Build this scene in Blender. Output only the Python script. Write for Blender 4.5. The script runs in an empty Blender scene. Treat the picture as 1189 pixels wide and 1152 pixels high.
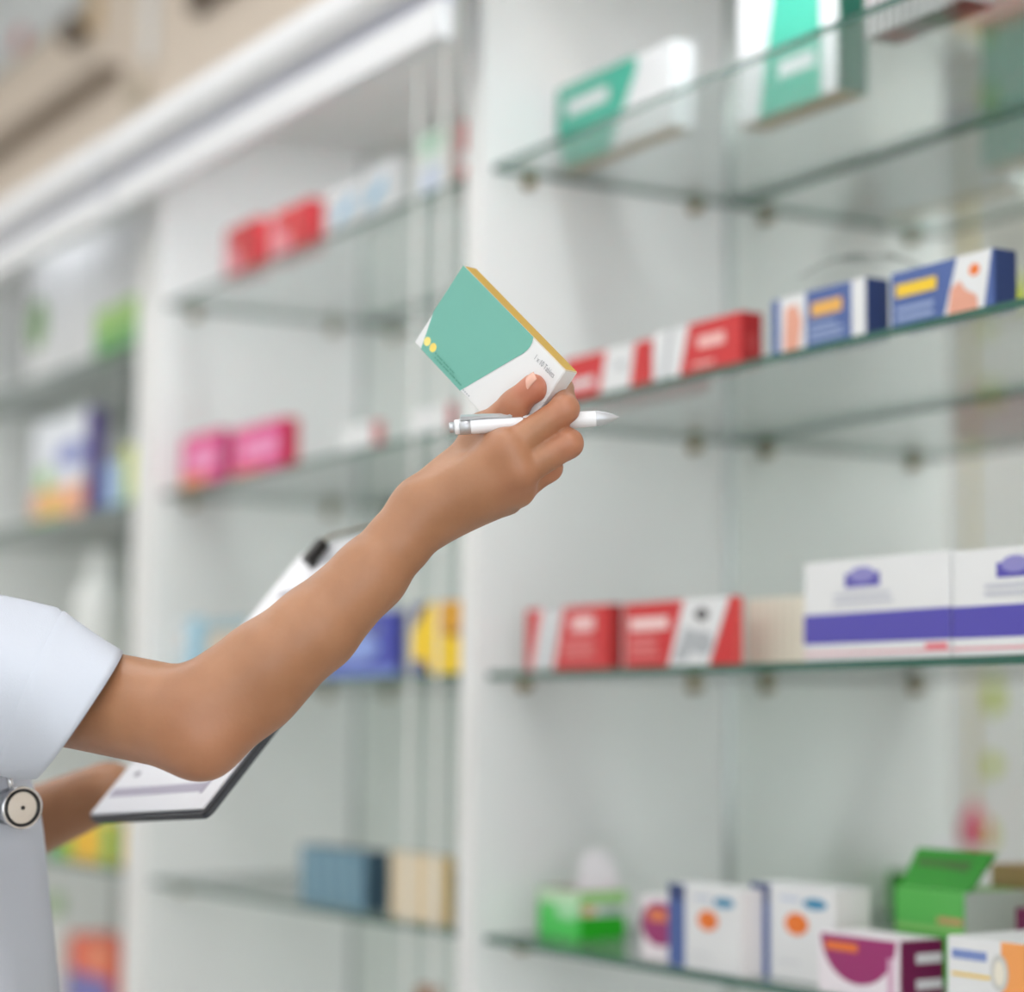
import bpy, bmesh, math, random
import numpy as np
from mathutils import Vector, Matrix

random.seed(7)
scene = bpy.context.scene
COL = scene.collection

# ------------------------------------------------------------------ camera
F = 2650.0; PX, PY = 864.0, 576.0; HY = 830.0; VPX = -945.0; CZ = 1.3
PITCH = math.atan((HY - PY) / F)
YAW = math.atan((PX - VPX) / (F / math.cos(PITCH)))
_c, _s = math.cos(YAW), math.sin(YAW)
FH = np.array([-_c, _s, 0.0]); RT = np.array([_s, _c, 0.0]); ZU = np.array([0, 0, 1.0])
FW = FH * math.cos(PITCH) + ZU * math.sin(PITCH)
UP = ZU * math.cos(PITCH) - FH * math.sin(PITCH)
CAM = np.array([0, 0, CZ])

cd = bpy.data.cameras.new('camera'); cam = bpy.data.objects.new('camera', cd); COL.objects.link(cam)
cd.sensor_fit = 'HORIZONTAL'; cd.sensor_width = 36.0; cd.lens = F * 36.0 / 1189.0
cd.shift_x = -(PX - 594.5) / 1189.0; cd.shift_y = 0.0
cd.clip_start = 0.05; cd.clip_end = 60
M4 = Matrix(((RT[0], UP[0], -FW[0], 0), (RT[1], UP[1], -FW[1], 0), (RT[2], UP[2], -FW[2], CZ), (0, 0, 0, 1)))
cam.matrix_world = M4
cd.dof.use_dof = True; cd.dof.focus_distance = 1.655; cd.dof.aperture_fstop = 2.3
scene.camera = cam

# ------------------------------------------------------------------ world, exposure
w = bpy.data.worlds.new('world'); scene.world = w; w.use_nodes = True
w.node_tree.nodes['Background'].inputs[0].default_value = (0.86, 0.9, 0.95, 1)
w.node_tree.nodes['Background'].inputs[1].default_value = 4.0   # daylight outside the shop window
vs = scene.view_settings
vs.view_transform = 'Standard'; vs.look = 'None'; vs.gamma = 1.0; vs.use_curve_mapping = False
vs.exposure = -0.25
LAMP = 7.0            # strength of the ceiling light diffusers
LED = 50.0            # strength of the light strips inside the cabinet tops

# ------------------------------------------------------------------ pixel helpers
def ray(x, y): return FW + RT * ((x - PX) / F) - UP * ((y - PY) / F)
def P(x, y, d): return CAM + ray(x, y) * d
def atY(x, y, Y): r = ray(x, y); return CAM + r * (Y / r[1])
def atX(x, y, X): r = ray(x, y); return CAM + r * (X / r[0])
def atZ(x, y, Z): r = ray(x, y); return CAM + r * ((Z - CZ) / r[2])
YM = 1.607            # mirror plane
def mir(x, y, Y): p = atY(x, y, 2 * YM - Y).copy(); p[1] = Y; return p
def depth(p): return float((np.asarray(p) - CAM) @ FW)

# ------------------------------------------------------------------ materials
def srgb(r, g, b):
    f = lambda v: (v / 255 / 12.92) if v / 255 <= .04045 else ((v / 255 + .055) / 1.055) ** 2.4
    return (f(r), f(g), f(b), 1)
MATS = {}
def mat(name, rgb, rough=.5, metal=0., noise=0.0, nscale=30., bump=0.0, bscale=200., spec=.5, **kw):
    if name in MATS: return MATS[name]
    m = bpy.data.materials.new(name); m.use_nodes = True; nt = m.node_tree
    b = nt.nodes['Principled BSDF']
    col = srgb(*rgb)
    b.inputs['Base Color'].default_value = col
    b.inputs['Roughness'].default_value = rough; b.inputs['Metallic'].default_value = metal
    b.inputs['Specular IOR Level'].default_value = spec
    for k, v in kw.items(): b.inputs[k.replace('_', ' ')].default_value = v
    tc = nt.nodes.new('ShaderNodeTexCoord')
    if noise:
        n = nt.nodes.new('ShaderNodeTexNoise'); n.inputs['Scale'].default_value = nscale; n.inputs['Detail'].default_value = 4
        nt.links.new(tc.outputs['Object'], n.inputs['Vector'])
        r = nt.nodes.new('ShaderNodeMix'); r.data_type = 'RGBA'
        r.inputs[6].default_value = tuple(c * (1 - noise) for c in col[:3]) + (1,)
        r.inputs[7].default_value = tuple(min(1, c * (1 + noise)) for c in col[:3]) + (1,)
        nt.links.new(n.outputs['Fac'], r.inputs[0]); nt.links.new(r.outputs[2], b.inputs['Base Color'])
    if bump:
        n2 = nt.nodes.new('ShaderNodeTexNoise'); n2.inputs['Scale'].default_value = bscale; n2.inputs['Detail'].default_value = 3
        nt.links.new(tc.outputs['Object'], n2.inputs['Vector'])
        bp = nt.nodes.new('ShaderNodeBump'); bp.inputs['Strength'].default_value = bump; bp.inputs['Distance'].default_value = .001
        nt.links.new(n2.outputs['Fac'], bp.inputs['Height']); nt.links.new(bp.outputs['Normal'], b.inputs['Normal'])
    MATS[name] = m; return m

def emis(name, rgb, strength):
    m = bpy.data.materials.new(name); m.use_nodes = True; nt = m.node_tree
    nt.nodes.remove(nt.nodes['Principled BSDF'])
    e = nt.nodes.new('ShaderNodeEmission'); e.inputs[0].default_value = srgb(*rgb); e.inputs[1].default_value = strength
    nt.links.new(e.outputs[0], nt.nodes['Material Output'].inputs[0]); MATS[name] = m; return m

def clear(name, tint, ior=1.45, rough=0.0):
    """thin sheet of glass or plastic: tinted see-through with Fresnel reflection"""
    m = bpy.data.materials.new(name); m.use_nodes = True; nt = m.node_tree
    nt.nodes.remove(nt.nodes['Principled BSDF'])
    t = nt.nodes.new('ShaderNodeBsdfTransparent'); t.inputs[0].default_value = tint
    g = nt.nodes.new('ShaderNodeBsdfGlossy'); g.inputs['Roughness'].default_value = rough
    f = nt.nodes.new('ShaderNodeFresnel')
    gm = nt.nodes.new('ShaderNodeNewGeometry'); mr = nt.nodes.new('ShaderNodeMapRange')
    mr.inputs['To Min'].default_value = ior; mr.inputs['To Max'].default_value = 1 / ior      # same reflectance from both sides of the sheet
    nt.links.new(gm.outputs['Backfacing'], mr.inputs['Value']); nt.links.new(mr.outputs[0], f.inputs[0])
    mx = nt.nodes.new('ShaderNodeMixShader')
    nt.links.new(f.outputs[0], mx.inputs[0]); nt.links.new(t.outputs[0], mx.inputs[1]); nt.links.new(g.outputs[0], mx.inputs[2])
    nt.links.new(mx.outputs[0], nt.nodes['Material Output'].inputs[0]); MATS[name] = m; return m

LAM = mat('white_laminate', (233, 233, 232), .35, noise=.015, nscale=6)
LAMIN = mat('white_laminate_inside', (214, 215, 213), .4, noise=.02, nscale=5)
MIRROR = mat('mirror', (236, 240, 236), .015, 1.0)
GLASS = clear('shelf_glass', (.935, .962, .95, 1))
GLEDGE = mat('glass_edge', (46, 96, 82), .15, spec=.5, Alpha=.92)
BRASS = mat('brass_pin', (150, 132, 92), .35, .8)
WALLB = mat('beige_wall_paint', (221, 207, 192), .7, noise=.03, nscale=3, bump=.15, bscale=300)
WALLW = mat('white_wall_paint', (236, 237, 234), .75, noise=.02, nscale=3, bump=.15, bscale=300)
CEIL = mat('ceiling_paint', (236, 236, 234), .8, noise=.01)
METAL = mat('steel', (190, 190, 192), .25, 1.0)
SATIN = mat('satin_metal', (196, 198, 202), .36, .55)
BLACK = mat('black_plastic', (24, 24, 27), .4)
PAPER = mat('paper', (240, 240, 244), .6, noise=.01)
WHITE = mat('print_white', (238, 238, 238), .45)

# ------------------------------------------------------------------ object helpers
def link(name, me, parent=None):
    o = bpy.data.objects.new(name, me); COL.objects.link(o)
    if parent is not None: o.parent = parent
    return o
def tag(o, label=None, cat=None, group=None, kind=None):
    if label: o['label'] = label
    if cat: o['category'] = cat
    if group: o['group'] = group
    if kind: o['kind'] = kind
    return o
def empty(name, loc=(0, 0, 0)):
    o = bpy.data.objects.new(name, None); COL.objects.link(o); o.location = loc; o.empty_display_size = .05
    return o
def mesh(name, verts, faces, mats, fm=None, smooth=False):
    me = bpy.data.meshes.new(name); me.from_pydata([tuple(map(float, v)) for v in verts], [], [tuple(map(int, f)) for f in faces])
    for m in (mats if isinstance(mats, (list, tuple)) else [mats]): me.materials.append(m)
    if fm is not None: me.polygons.foreach_set('material_index', fm)
    if smooth: me.polygons.foreach_set('use_smooth', [True] * len(me.polygons))
    me.update(); return me
def bm_mesh(name, bm, mats, smooth=False):
    me = bpy.data.meshes.new(name); bm.to_mesh(me); bm.free()
    for m in (mats if isinstance(mats, (list, tuple)) else [mats]): me.materials.append(m)
    if smooth: me.polygons.foreach_set('use_smooth', [True] * len(me.polygons))
    me.update(); return me
def box_me(name, lo, hi, m, bev=0.0, seg=2):
    bm = bmesh.new()
    lo = Vector(map(float, lo)); hi = Vector(map(float, hi))
    bmesh.ops.create_cube(bm, size=1)
    for v in bm.verts: v.co = Vector([lo[i] + (v.co[i] + .5) * (hi[i] - lo[i]) for i in range(3)])
    if bev: bmesh.ops.bevel(bm, geom=list(bm.edges), offset=bev, segments=seg, affect='EDGES')
    return bm_mesh(name, bm, m)
def box(name, lo, hi, m, parent=None, bev=0.0):
    """axis aligned box; the mesh is in the parent's frame when a parent (unrotated Empty) is given"""
    off = Vector(parent.location) if parent is not None else Vector((0, 0, 0))
    return link(name, box_me(name, Vector(lo) - off, Vector(hi) - off, m, bev), parent)
def cyl_me(name, a, b, r0, r1, m, n=20, cap=True, smooth=True):
    a = np.array(a, float); b = np.array(b, float); d = (b - a) / np.linalg.norm(b - a)
    t = np.array([1, 0, 0]) if abs(d[0]) < .8 else np.array([0, 1, 0]); e1 = np.cross(d, t); e1 /= np.linalg.norm(e1); e2 = np.cross(d, e1)
    V = []
    for c, r in ((a, r0), (b, r1)):
        for k in range(n): th = 2 * math.pi * k / n; V.append(c + r * (math.cos(th) * e1 + math.sin(th) * e2))
    Fc = [(k, (k + 1) % n, n + (k + 1) % n, n + k) for k in range(n)]
    if cap: Fc += [tuple(range(n - 1, -1, -1)), tuple(range(n, 2 * n))]
    me = mesh(name, V, Fc, m)
    if smooth: me.polygons.foreach_set('use_smooth', [True] * n + [False] * (len(Fc) - n))
    return me
def lathe_me(name, prof, m, n=28, axis=None, org=(0, 0, 0), fm=None):
    """prof: list of (radius, height) turned about an axis (default z)"""
    d = np.array(axis if axis is not None else (0, 0, 1), float); d /= np.linalg.norm(d)
    t = np.array([1, 0, 0]) if abs(d[0]) < .8 else np.array([0, 1, 0]); e1 = np.cross(t, d); e1 /= np.linalg.norm(e1); e2 = np.cross(d, e1)
    V = []; Fc = []
    for r, h in prof:
        for k in range(n): th = 2 * math.pi * k / n; V.append(np.array(org) + d * h + max(r, 1e-5) * (math.cos(th) * e1 + math.sin(th) * e2))
    idx = []
    for i in range(len(prof) - 1):
        for k in range(n): Fc.append((i * n + k, i * n + (k + 1) % n, (i + 1) * n + (k + 1) % n, (i + 1) * n + k)); idx.append(fm[i] if fm else 0)
    return mesh(name, V, Fc, m, idx, True)
def tube_me(name, pts, r, m, n=10, radii=None):
    pts = [np.array(p, float) for p in pts]; V = []; Fc = []
    prev = None
    for i, p in enumerate(pts):
        d = pts[min(i + 1, len(pts) - 1)] - pts[max(i - 1, 0)]; d = d / np.linalg.norm(d)
        if prev is None: t = np.array([0, 0, 1.]) if abs(d[2]) < .8 else np.array([1., 0, 0])
        else: t = prev
        e1 = t - d * (t @ d); e1 /= np.linalg.norm(e1); e2 = np.cross(d, e1); prev = e1
        rr = radii[i] if radii else r
        for k in range(n): th = 2 * math.pi * k / n; V.append(p + rr * (math.cos(th) * e1 + math.sin(th) * e2))
    for i in range(len(pts) - 1):
        for k in range(n): Fc.append((i * n + k, i * n + (k + 1) % n, (i + 1) * n + (k + 1) % n, (i + 1) * n + k))
    Fc += [tuple(range(n - 1, -1, -1)), tuple(range((len(pts) - 1) * n, len(pts) * n))]
    return mesh(name, V, Fc, m, None, True)
def bez(pts, n=12):
    """Catmull-Rom through points"""
    pts = [np.array(p, float) for p in pts]; q = [2 * pts[0] - pts[1]] + pts + [2 * pts[-1] - pts[-2]]; out = []
    for i in range(1, len(q) - 2):
        for k in range(n):
            t = k / n; a, b, c, d = q[i - 1], q[i], q[i + 1], q[i + 2]
            out.append(.5 * ((2 * b) + (c - a) * t + (2 * a - 5 * b + 4 * c - d) * t * t + (3 * b - a - 3 * c + d) * t ** 3))
    out.append(pts[-1]); return out

# ================================================================== THE ROOM
X0, X1, Y0, Y1, ZC = -7.2, 2.4, -3.6, 1.66, 3.3
FLOOR = mat('floor_vinyl', (176, 172, 164), .35, noise=.05, nscale=2.5)
tag(box('floor', (X0, Y0, -.05), (X1, Y1, 0), FLOOR), 'pale grey vinyl floor of the pharmacy', 'floor', kind='structure')
tag(box('ceiling', (X0, Y0, ZC), (X1, Y1, ZC + .05), CEIL), 'white ceiling above the shelving', 'ceiling', kind='structure')
tag(box('wall_back', (X0, Y1, 0), (X1, Y1 + .08, ZC), WALLB), 'beige painted wall above and behind the cabinets', 'wall', kind='structure')
tag(box('wall_left', (X0 - .08, Y0, 0), (X0, Y1, ZC), WALLW), 'plain white end wall on the left', 'wall', kind='structure')
tag(box('wall_front', (X0, Y0 - .08, 0), (X1, Y0, ZC), WALLW), 'plain white wall opposite the cabinets', 'wall', kind='structure')
# end wall on the right with the shop-front window
fw = tag(empty('wall_right', (X1, 0, 0)), 'white end wall on the right, around the wide shop window', 'wall', kind='structure')
WY0, WY1, WZ0, WZ1 = -3.2, 1.2, .5, 2.9
for lo, hi in (((X1, Y0, 0), (X1 + .1, WY0, ZC)), ((X1, WY1, 0), (X1 + .1, Y1, ZC)), ((X1, WY0, 0), (X1 + .1, WY1, WZ0)), ((X1, WY0, WZ1), (X1 + .1, WY1, ZC))):
    box('wall_panel', lo, hi, WALLW, fw)
wn = tag(empty('window_1', (X1 + .05, (WY0 + WY1) / 2, WZ0)), 'wide shop window in the right end wall', 'window', kind='structure')
ym_ = (WY0 + WY1) / 2
for lo, hi in (((WY0, WZ0), (WY1, WZ0 + .05)), ((WY0, WZ1 - .05), (WY1, WZ1)), ((WY0, WZ0 + .05), (WY0 + .05, WZ1 - .05)), ((WY1 - .05, WZ0 + .05), (WY1, WZ1 - .05)), ((ym_ - .03, WZ0 + .05), (ym_ + .03, WZ1 - .05))):
    box('window_frame', (X1 + .02, lo[0], lo[1]), (X1 + .08, hi[0], hi[1]), METAL, wn)
PANE = clear('window_glass', (.97, .98, .98, 1))
for a, b in ((WY0 + .05, ym_ - .03), (ym_ + .03, WY1 - .05)): box('window_pane', (X1 + .05, a, WZ0 + .05), (X1 + .055, b, WZ1 - .05), PANE, wn)
for nm, lo, hi in (('baseboard_left', (X0, Y0, 0), (X0 + .015, Y1, .09)), ('baseboard_front', (X0, Y0, 0), (X1, Y0 + .015, .09)), ('baseboard_right', (X1 - .015, Y0, 0), (X1, Y1, .09))):
    tag(box(nm, lo, hi, LAM), 'white skirting board along the ' + nm.split('_')[1] + ' wall', 'baseboard', kind='structure')

# ceiling light panels
DIFF = emis('light_diffuser', (252, 252, 252), LAMP)
LEDM = emis('led_strip', (250, 252, 255), LED)
nL = 0
for yy in (-2.7, -1.2, .3):
    for xx in (-5.85, -4.0, -2.3, -.6, 1.1):
        t = empty('ceiling_light', (xx, yy, ZC))
        tag(t, 'flat square light panel set in the ceiling', 'ceiling light', 'ceiling light panels')
        box('diffuser', (xx - .55, yy - .28, ZC - .025), (xx + .55, yy + .28, ZC - .015), DIFF, t)
        for lo, hi in (((-.58, -.31), (.58, -.28)), ((-.58, .28), (.58, .31)), ((-.58, -.28), (-.55, .28)), ((.55, -.28), (.58, .28))):
            box('frame', (xx + lo[0], yy + lo[1], ZC - .03), (xx + hi[0], yy + hi[1], ZC), LAM, t)

# ================================================================== CABINETS
YF, YS = 1.25, 1.265                 # cabinet front, shelf front edge
ZS = [1.954, 1.647, 1.346, 1.040]    # shelf mid heights
ZS3 = [1.912, 1.645, 1.350, 1.048]
ZBASE, ZTOP = .74, 2.245
def cabinet(xl, xr, tl, tr, zs, label, led=None):
    """xl..xr inner width; tl, tr side panel thickness"""
    t = empty('shelving_cabinet', ((xl + xr) / 2, YF, 0)); tag(t, label, 'cabinet', 'white shelving cabinets along the wall')
    box('side_panel', (xl - tl, YF, 0), (xl, YM + .02, ZTOP + .02), LAM, t, .0012)
    box('side_panel', (xr, YF, 0), (xr + tr, YM + .02, ZTOP + .02), LAM, t, .0012)
    box('top_panel', (xl, YF, ZTOP), (xr, YM + .02, ZTOP + .02), LAM, t)
    box('light_strip', (xl + .32, YF + .012, ZTOP - .012), (xr - .30, YF + .040, ZTOP - .002), led or LEDM, t)
    box('bottom_panel', (xl, YF, ZBASE - .02), (xr, YM + .02, ZBASE), LAM, t)
    box('plinth', (xl, YF + .04, 0), (xr, YM, .09), LAM, t)
    box('mirror_back', (xl, YM, ZBASE), (xr, YM + .008, ZTOP), MIRROR, t)
    for a, b in ((xl, xl + .003), (xr - .003, xr)): box('mirror_edge_trim', (a, YM - .006, ZBASE), (b, YM - .0005, ZTOP), mat('trim_grey', (176, 180, 178), .3, .6), t)
    mid = (xl + xr) / 2
    for a, b, hx in ((xl + .003, mid - .002, mid - .05), (mid + .002, xr - .003, mid + .05)):
        d = box('door', (a, YF - .002, .095), (b, YF + .016, ZBASE - .023), LAM, t, .0015)
        link('handle', tube_me('handle', bez([(hx - t.location.x, -.002, .52), (hx - t.location.x, -.03, .53), (hx - t.location.x, -.03, .63), (hx - t.location.x, -.002, .64)], 6), .005, METAL), d)
    for z in zs:
        lo, hi = (xl + .002, YS, z - .004), (xr - .002, YM - .007, z + .004)
        s = box('glass_shelf', lo, hi, [GLASS, GLEDGE], t)
        fm = [1 if abs(p.normal.z) < .5 else 0 for p in s.data.polygons]
        s.data.polygons.foreach_set('material_index', fm)
        for x, sg in ((xl, 1), (xr, -1)):
            for yy in (YF + .062, YM - .055):
                lx = x - t.location.x; ly = yy - YF
                link('shelf_pin', lathe_me('shelf_pin', [(0, -.001), (.0075, -.001), (.0075, .004), (.0055, .006), (.0055, .017), (0, .017)], BRASS, 14, (sg, 0, 0), (lx, ly, z - .0125)), t)
    return t
cabinet(-2.40, -1.32, .02, .02, ZS, 'white open cabinet with glass shelves and mirror back, nearest on the right')
cabinet(-3.51, -2.44, .045, .02, ZS, 'white open cabinet with glass shelves behind the raised forearm', emis('led_strip_bright', (250, 252, 255), LED * 1.3))
cabinet(-4.66, -3.60, .045, .045, ZS3, 'white open cabinet with glass shelves at the far left edge', emis('led_strip_dim', (250, 252, 255), LED * .4))

# pelmets of the roller blinds in front of the cabinet tops
PELM = mat('pelmet_white', (230, 231, 234), .35, noise=.01)
RSHADE = mat('recess_shade', (196, 198, 214), .6)  # bluish shade of the pelmet groove, put into the strip colour
def pelmet(xa, xb, label):
    t = empty('blind_pelmet', ((xa + xb) / 2, 1.2, 2.09)); tag(t, label, 'pelmet', 'white blind pelmets above the cabinets')
    def extr(nm, prof, m):
        V = []; n = len(prof)
        for x in (xa, xb):
            for y, z in prof: V.append((x - t.location.x, y - 1.2, z - 2.09))
        Fc = [(i, (i + 1) % n, n + (i + 1) % n, n + i) for i in range(n)] + [tuple(range(n - 1, -1, -1)), tuple(range(n, 2 * n))]
        link(nm, mesh(nm, V, Fc, m), t)
    extr('lower_fascia', [(1.165, 2.090), (1.185, 2.088), (1.185, 2.134), (1.165, 2.134)], PELM)
    extr('recess_strip', [(1.176, 2.134), (1.188, 2.134), (1.188, 2.16), (1.176, 2.16)], RSHADE)
    cr = [(1.188, 2.153)] + [(1.166 - .024 * math.sin(a), 2.181 - .028 * math.cos(a)) for a in np.linspace(.2, math.pi - .5, 9)] + [(1.188, 2.212)]
    extr('crown_moulding', cr, PELM)
    extr('cover_board', [(1.170, 2.213), (1.249, 2.213), (1.249, 2.225), (1.170, 2.225)], PELM)
    return t
pelmet(-3.50, -2.352, 'white rounded pelmet ending beside the tall white post')
pelmet(-4.72, -3.53, 'white rounded pelmet running out of the picture on the left')
pelmet(-2.10, -1.32, 'white rounded pelmet over the nearest cabinet, above the picture')

# bead chain of the blind, a loop of two strands
BEAD = mat('white_beads', (236, 236, 232), .35)
ch = empty('bead_chain', (-2.43, 1.197, 2.09)); tag(ch, 'white bead pull chain hanging in a loop in front of the cabinets', 'chain')
def bead_strand(pts, nm):
    bm = bmesh.new(); acc = 0; last = pts[0]
    for p in pts:
        if np.linalg.norm(np.array(p) - np.array(last)) >= .0088 or p is pts[0]:
            bmesh.ops.create_icosphere(bm, subdivisions=1, radius=.0036, matrix=Matrix.Translation(Vector(p))); last = p
    link(nm, bm_mesh(nm, bm, BEAD, True), ch)
for dx, nm in ((-.036, 'strand'), (.036, 'strand')):
    pts = [np.array((dx, 0, -z)) for z in np.arange(0, 1.22, .0011)]
    bead_strand(pts, nm)
    link('cord', tube_me('cord', [(dx, 0, 0), (dx, 0, -.6), (dx, 0, -1.22)], .0011, BEAD, 6), ch)
bead_strand([np.array((-.036 * math.cos(a), 0, -1.22 - .036 * math.sin(a))) for a in np.linspace(0, math.pi, 120)], 'loop_end')

# ================================================================== WALL DECOR above the cabinets
DKB = mat('dark_brown_wood', (84, 68, 54), .5, noise=.2, nscale=20)
RED1 = mat('print_red_soft', (196, 70, 68), .5)
pw = lambda x, y: atY(x, y, Y1 - .02)
def px_panel(name, x0, x1, ytop0, ybot0, m, th=.018, Y=Y1, parent=None):
    a = atY(x0, ybot0, Y); b = atY(x1, ybot0, Y); c = atY(x0, ytop0, Y)
    return a[0], b[0], a[2], c[2]
# picture with a pale print
a = atY(-40, 120, Y1 - .02); b = atY(92, 20, Y1 - .02)
pic = empty('wall_picture', (a[0], Y1, 2.5)); tag(pic, 'pale picture with a red shape on the beige wall', 'picture')
zl = atY(40, 47, Y1 - .02)[2]; xr_ = b[0]; xl_ = xr_ - 1.2
box('canvas', (xl_, Y1 - .025, zl), (xr_, Y1, ZC - .08), mat('picture_ground', (214, 219, 222), .6, noise=.05, nscale=4), pic)
def blob(nm, x, y, rx, rz, m):
    p = atY(x, y, Y1 - .03); V = [(p[0] - pic.location.x + rx * math.cos(k * .3927), -.0265, p[2] - 2.5 + rz * math.sin(k * .3927)) for k in range(16)]
    link(nm, mesh(nm, V, [tuple(range(16))], m), pic)
blob('printed_red_shape', 22, 45, .045, .03, RED1)
p1 = atY(88, 38, Y1 - .02)
tag(link('wooden_ornament', lathe_me('wooden_ornament', [(0, 0), (.02, 0), (.018, .012), (.036, .02), (.042, .034), (.03, .046), (0, .05)], DKB, 24, (0, -1, 0), (p1[0], Y1, p1[2]))), 'round dark brown wooden ornament on the beige wall beside the pale picture', 'ornament')
p1 = atY(103, 8, Y1 - .02)
tag(box('wooden_tag', (p1[0] - .03, Y1 - .012, p1[2] - .06), (p1[0] + .03, Y1, p1[2] + .08), mat('tag_tan', (214, 186, 140), .5), None, .003), 'small tan wooden tag above the round brown ornament', 'tag')
p0 = atY(-60, 150, Y1 - .05); p1 = atY(118, 78, Y1 - .05)
led = box('wall_ledge', (p1[0] - 1.2, Y1 - .06, p1[2] - .012), (p1[0], Y1, p1[2] + .012), mat('ledge_wood', (150, 136, 122), .6, noise=.1), None, .004)
tag(led, 'greyish brown narrow ledge on the beige wall below the pale picture', 'ledge')
p1 = atY(168, 70, Y1 - .02)
tag(box('cable_cover', (p1[0] - .022, Y1 - .02, p1[2]), (p1[0] + .022, Y1, ZC), LAM, None, .003), 'white vertical cable cover running up the beige wall', 'cable cover')
p1 = atY(222, 18, Y1 - .02)
bk = tag(box('wall_bracket', (p1[0], Y1 - .03, p1[2]), (p1[0] + .34, Y1, p1[2] + .12), DKB, None, .004), 'dark brown wooden plaque high on the beige wall', 'plaque')
p1 = atY(150, 108, Y1 - .02)
tag(box('wall_socket', (p1[0] - .04, Y1 - .014, p1[2] - .03), (p1[0] + .06, Y1, p1[2] + .03), mat('socket', (196, 184, 164), .4), None, .004), 'small tan socket plate low on the beige wall', 'socket')

# ================================================================== CARTONS
def rect(u0, v0, u1, v1): return [(u0, v0), (u1, v0), (u1, v1), (u0, v1)]
def ell(cu, cv, ru, rv, n=18, a0=0, a1=2 * math.pi): return [(cu + ru * math.cos(a0 + (a1 - a0) * k / n), cv + rv * math.sin(a0 + (a1 - a0) * k / n)) for k in range(n + (0 if a1 - a0 > 6.2 else 1))]
def bars(u0, v0, u1, v1, n, seed=0):
    """lines of unreadable small print"""
    r = random.Random(seed); out = []
    for i in range(n):
        vv = v1 - (i + .5) * (v1 - v0) / n; h = (v1 - v0) / n * .28
        out.append(rect(u0, vv - h, u0 + (u1 - u0) * (r.uniform(.7, 1)), vv + h))
    return out
_cm = {}
def cm(r, g, b):
    k = (r, g, b)
    if k not in _cm: _cm[k] = mat('carton_%d_%d_%d' % k, k, .42, noise=.012, nscale=40)
    return _cm[k]
def carton_mesh(w, d, h, body, faces=None, prints=(), bev=.0009):
    """body colour, faces {F,R,L,T,B,K: material}, prints [(face, polygon, material)]"""
    faces = faces or {}
    mats = [body]; V = []; Fc = []; fm = []
    def slot(m):
        if m not in mats: mats.append(m)
        return mats.index(m)
    fr = {'F': ((-w / 2, -d / 2, 0), (w, 0, 0), (0, 0, h), (0, -1, 0)), 'K': ((w / 2, d / 2, 0), (-w, 0, 0), (0, 0, h), (0, 1, 0)),
          'R': ((w / 2, -d / 2, 0), (0, d, 0), (0, 0, h), (1, 0, 0)), 'L': ((-w / 2, d / 2, 0), (0, -d, 0), (0, 0, h), (-1, 0, 0)),
          'T': ((-w / 2, -d / 2, h), (w, 0, 0), (0, d, 0), (0, 0, 1)), 'B': ((-w / 2, d / 2, 0), (w, 0, 0), (0, -d, 0), (0, 0, -1))}
    bm = bmesh.new(); bmesh.ops.create_cube(bm, size=1)
    for v in bm.verts: v.co = Vector((v.co.x * w, v.co.y * d, (v.co.z + .5) * h))
    bmesh.ops.bevel(bm, geom=list(bm.edges), offset=bev, segments=2, affect='EDGES')
    bm.normal_update()
    key = {'F': (1, -1), 'K': (1, 1), 'R': (0, 1), 'L': (0, -1), 'T': (2, 1), 'B': (2, -1)}
    bm.verts.index_update()
    for v in bm.verts: V.append(tuple(v.co))
    for f in bm.faces:
        s = 0
        for k, m in faces.items():
            ax, sg = key[k]
            if f.normal[ax] * sg > .75: s = slot(m)
        Fc.append([v.index for v in f.verts]); fm.append(s)
    bm.free()
    lvl = {}
    for face, poly, m in prints:
        o, U, W, N = (np.array(a, float) for a in fr[face])
        lvl[face] = lvl.get(face, 0) + 1
        base = len(V); off = .00022 + .00008 * min(lvl[face], 7)
        for u, v in poly: V.append(tuple(o + U * u + W * v + N * off))
        Fc.append(list(range(base, base + len(poly)))); fm.append(slot(m))
    return mesh('carton', V, Fc, mats, fm)
def carton(label, z, x0, x1, ytop, depth_or_x2, body, faces=None, prints=(), yf=None, ybot=None, group=None, is_x2=True, name='medicine_box', rot=0, cat='box'):
    """a carton standing on the shelf surface z with its front in plane yf; pixel columns x0, x1 give its width"""
    if yf is None: yf = float(atZ(x0, ybot, z)[1])
    yf = min(max(yf, YS + .004), 1.50)
    ym = HY if ybot is None else ybot
    a = atY(x0, ym, yf); b = atY(x1, ym, yf); top = atY(x0, ytop, yf)[2]
    h = top - z; wd = b[0] - a[0]
    if is_x2 and depth_or_x2 is not None: dp = atX(depth_or_x2, ym, b[0])[1] - yf
    else: dp = depth_or_x2
    dp = min(dp, YM - .012 - yf)
    o = link(name, carton_mesh(wd, dp, h, body, faces, prints))
    o.location = ((a[0] + b[0]) / 2, yf + dp / 2, z + .0003); o.rotation_euler.z = rot
    tag(o, label, cat, group)
    return o

zt = [z + .004 for z in ZS]; zt3 = [z + .004 for z in ZS3]
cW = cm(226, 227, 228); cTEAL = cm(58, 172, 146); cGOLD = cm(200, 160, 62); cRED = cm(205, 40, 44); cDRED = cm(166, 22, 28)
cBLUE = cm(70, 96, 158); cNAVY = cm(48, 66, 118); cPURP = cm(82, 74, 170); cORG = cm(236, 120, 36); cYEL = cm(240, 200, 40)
cGRN = cm(40, 170, 36); cLGRN = cm(150, 206, 120); cMAG = cm(156, 40, 108); cDMAG = cm(110, 14, 70); cSKIN = cm(234, 186, 164); cGREY = cm(176, 180, 184)
cINK = cm(120, 124, 160)

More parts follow.
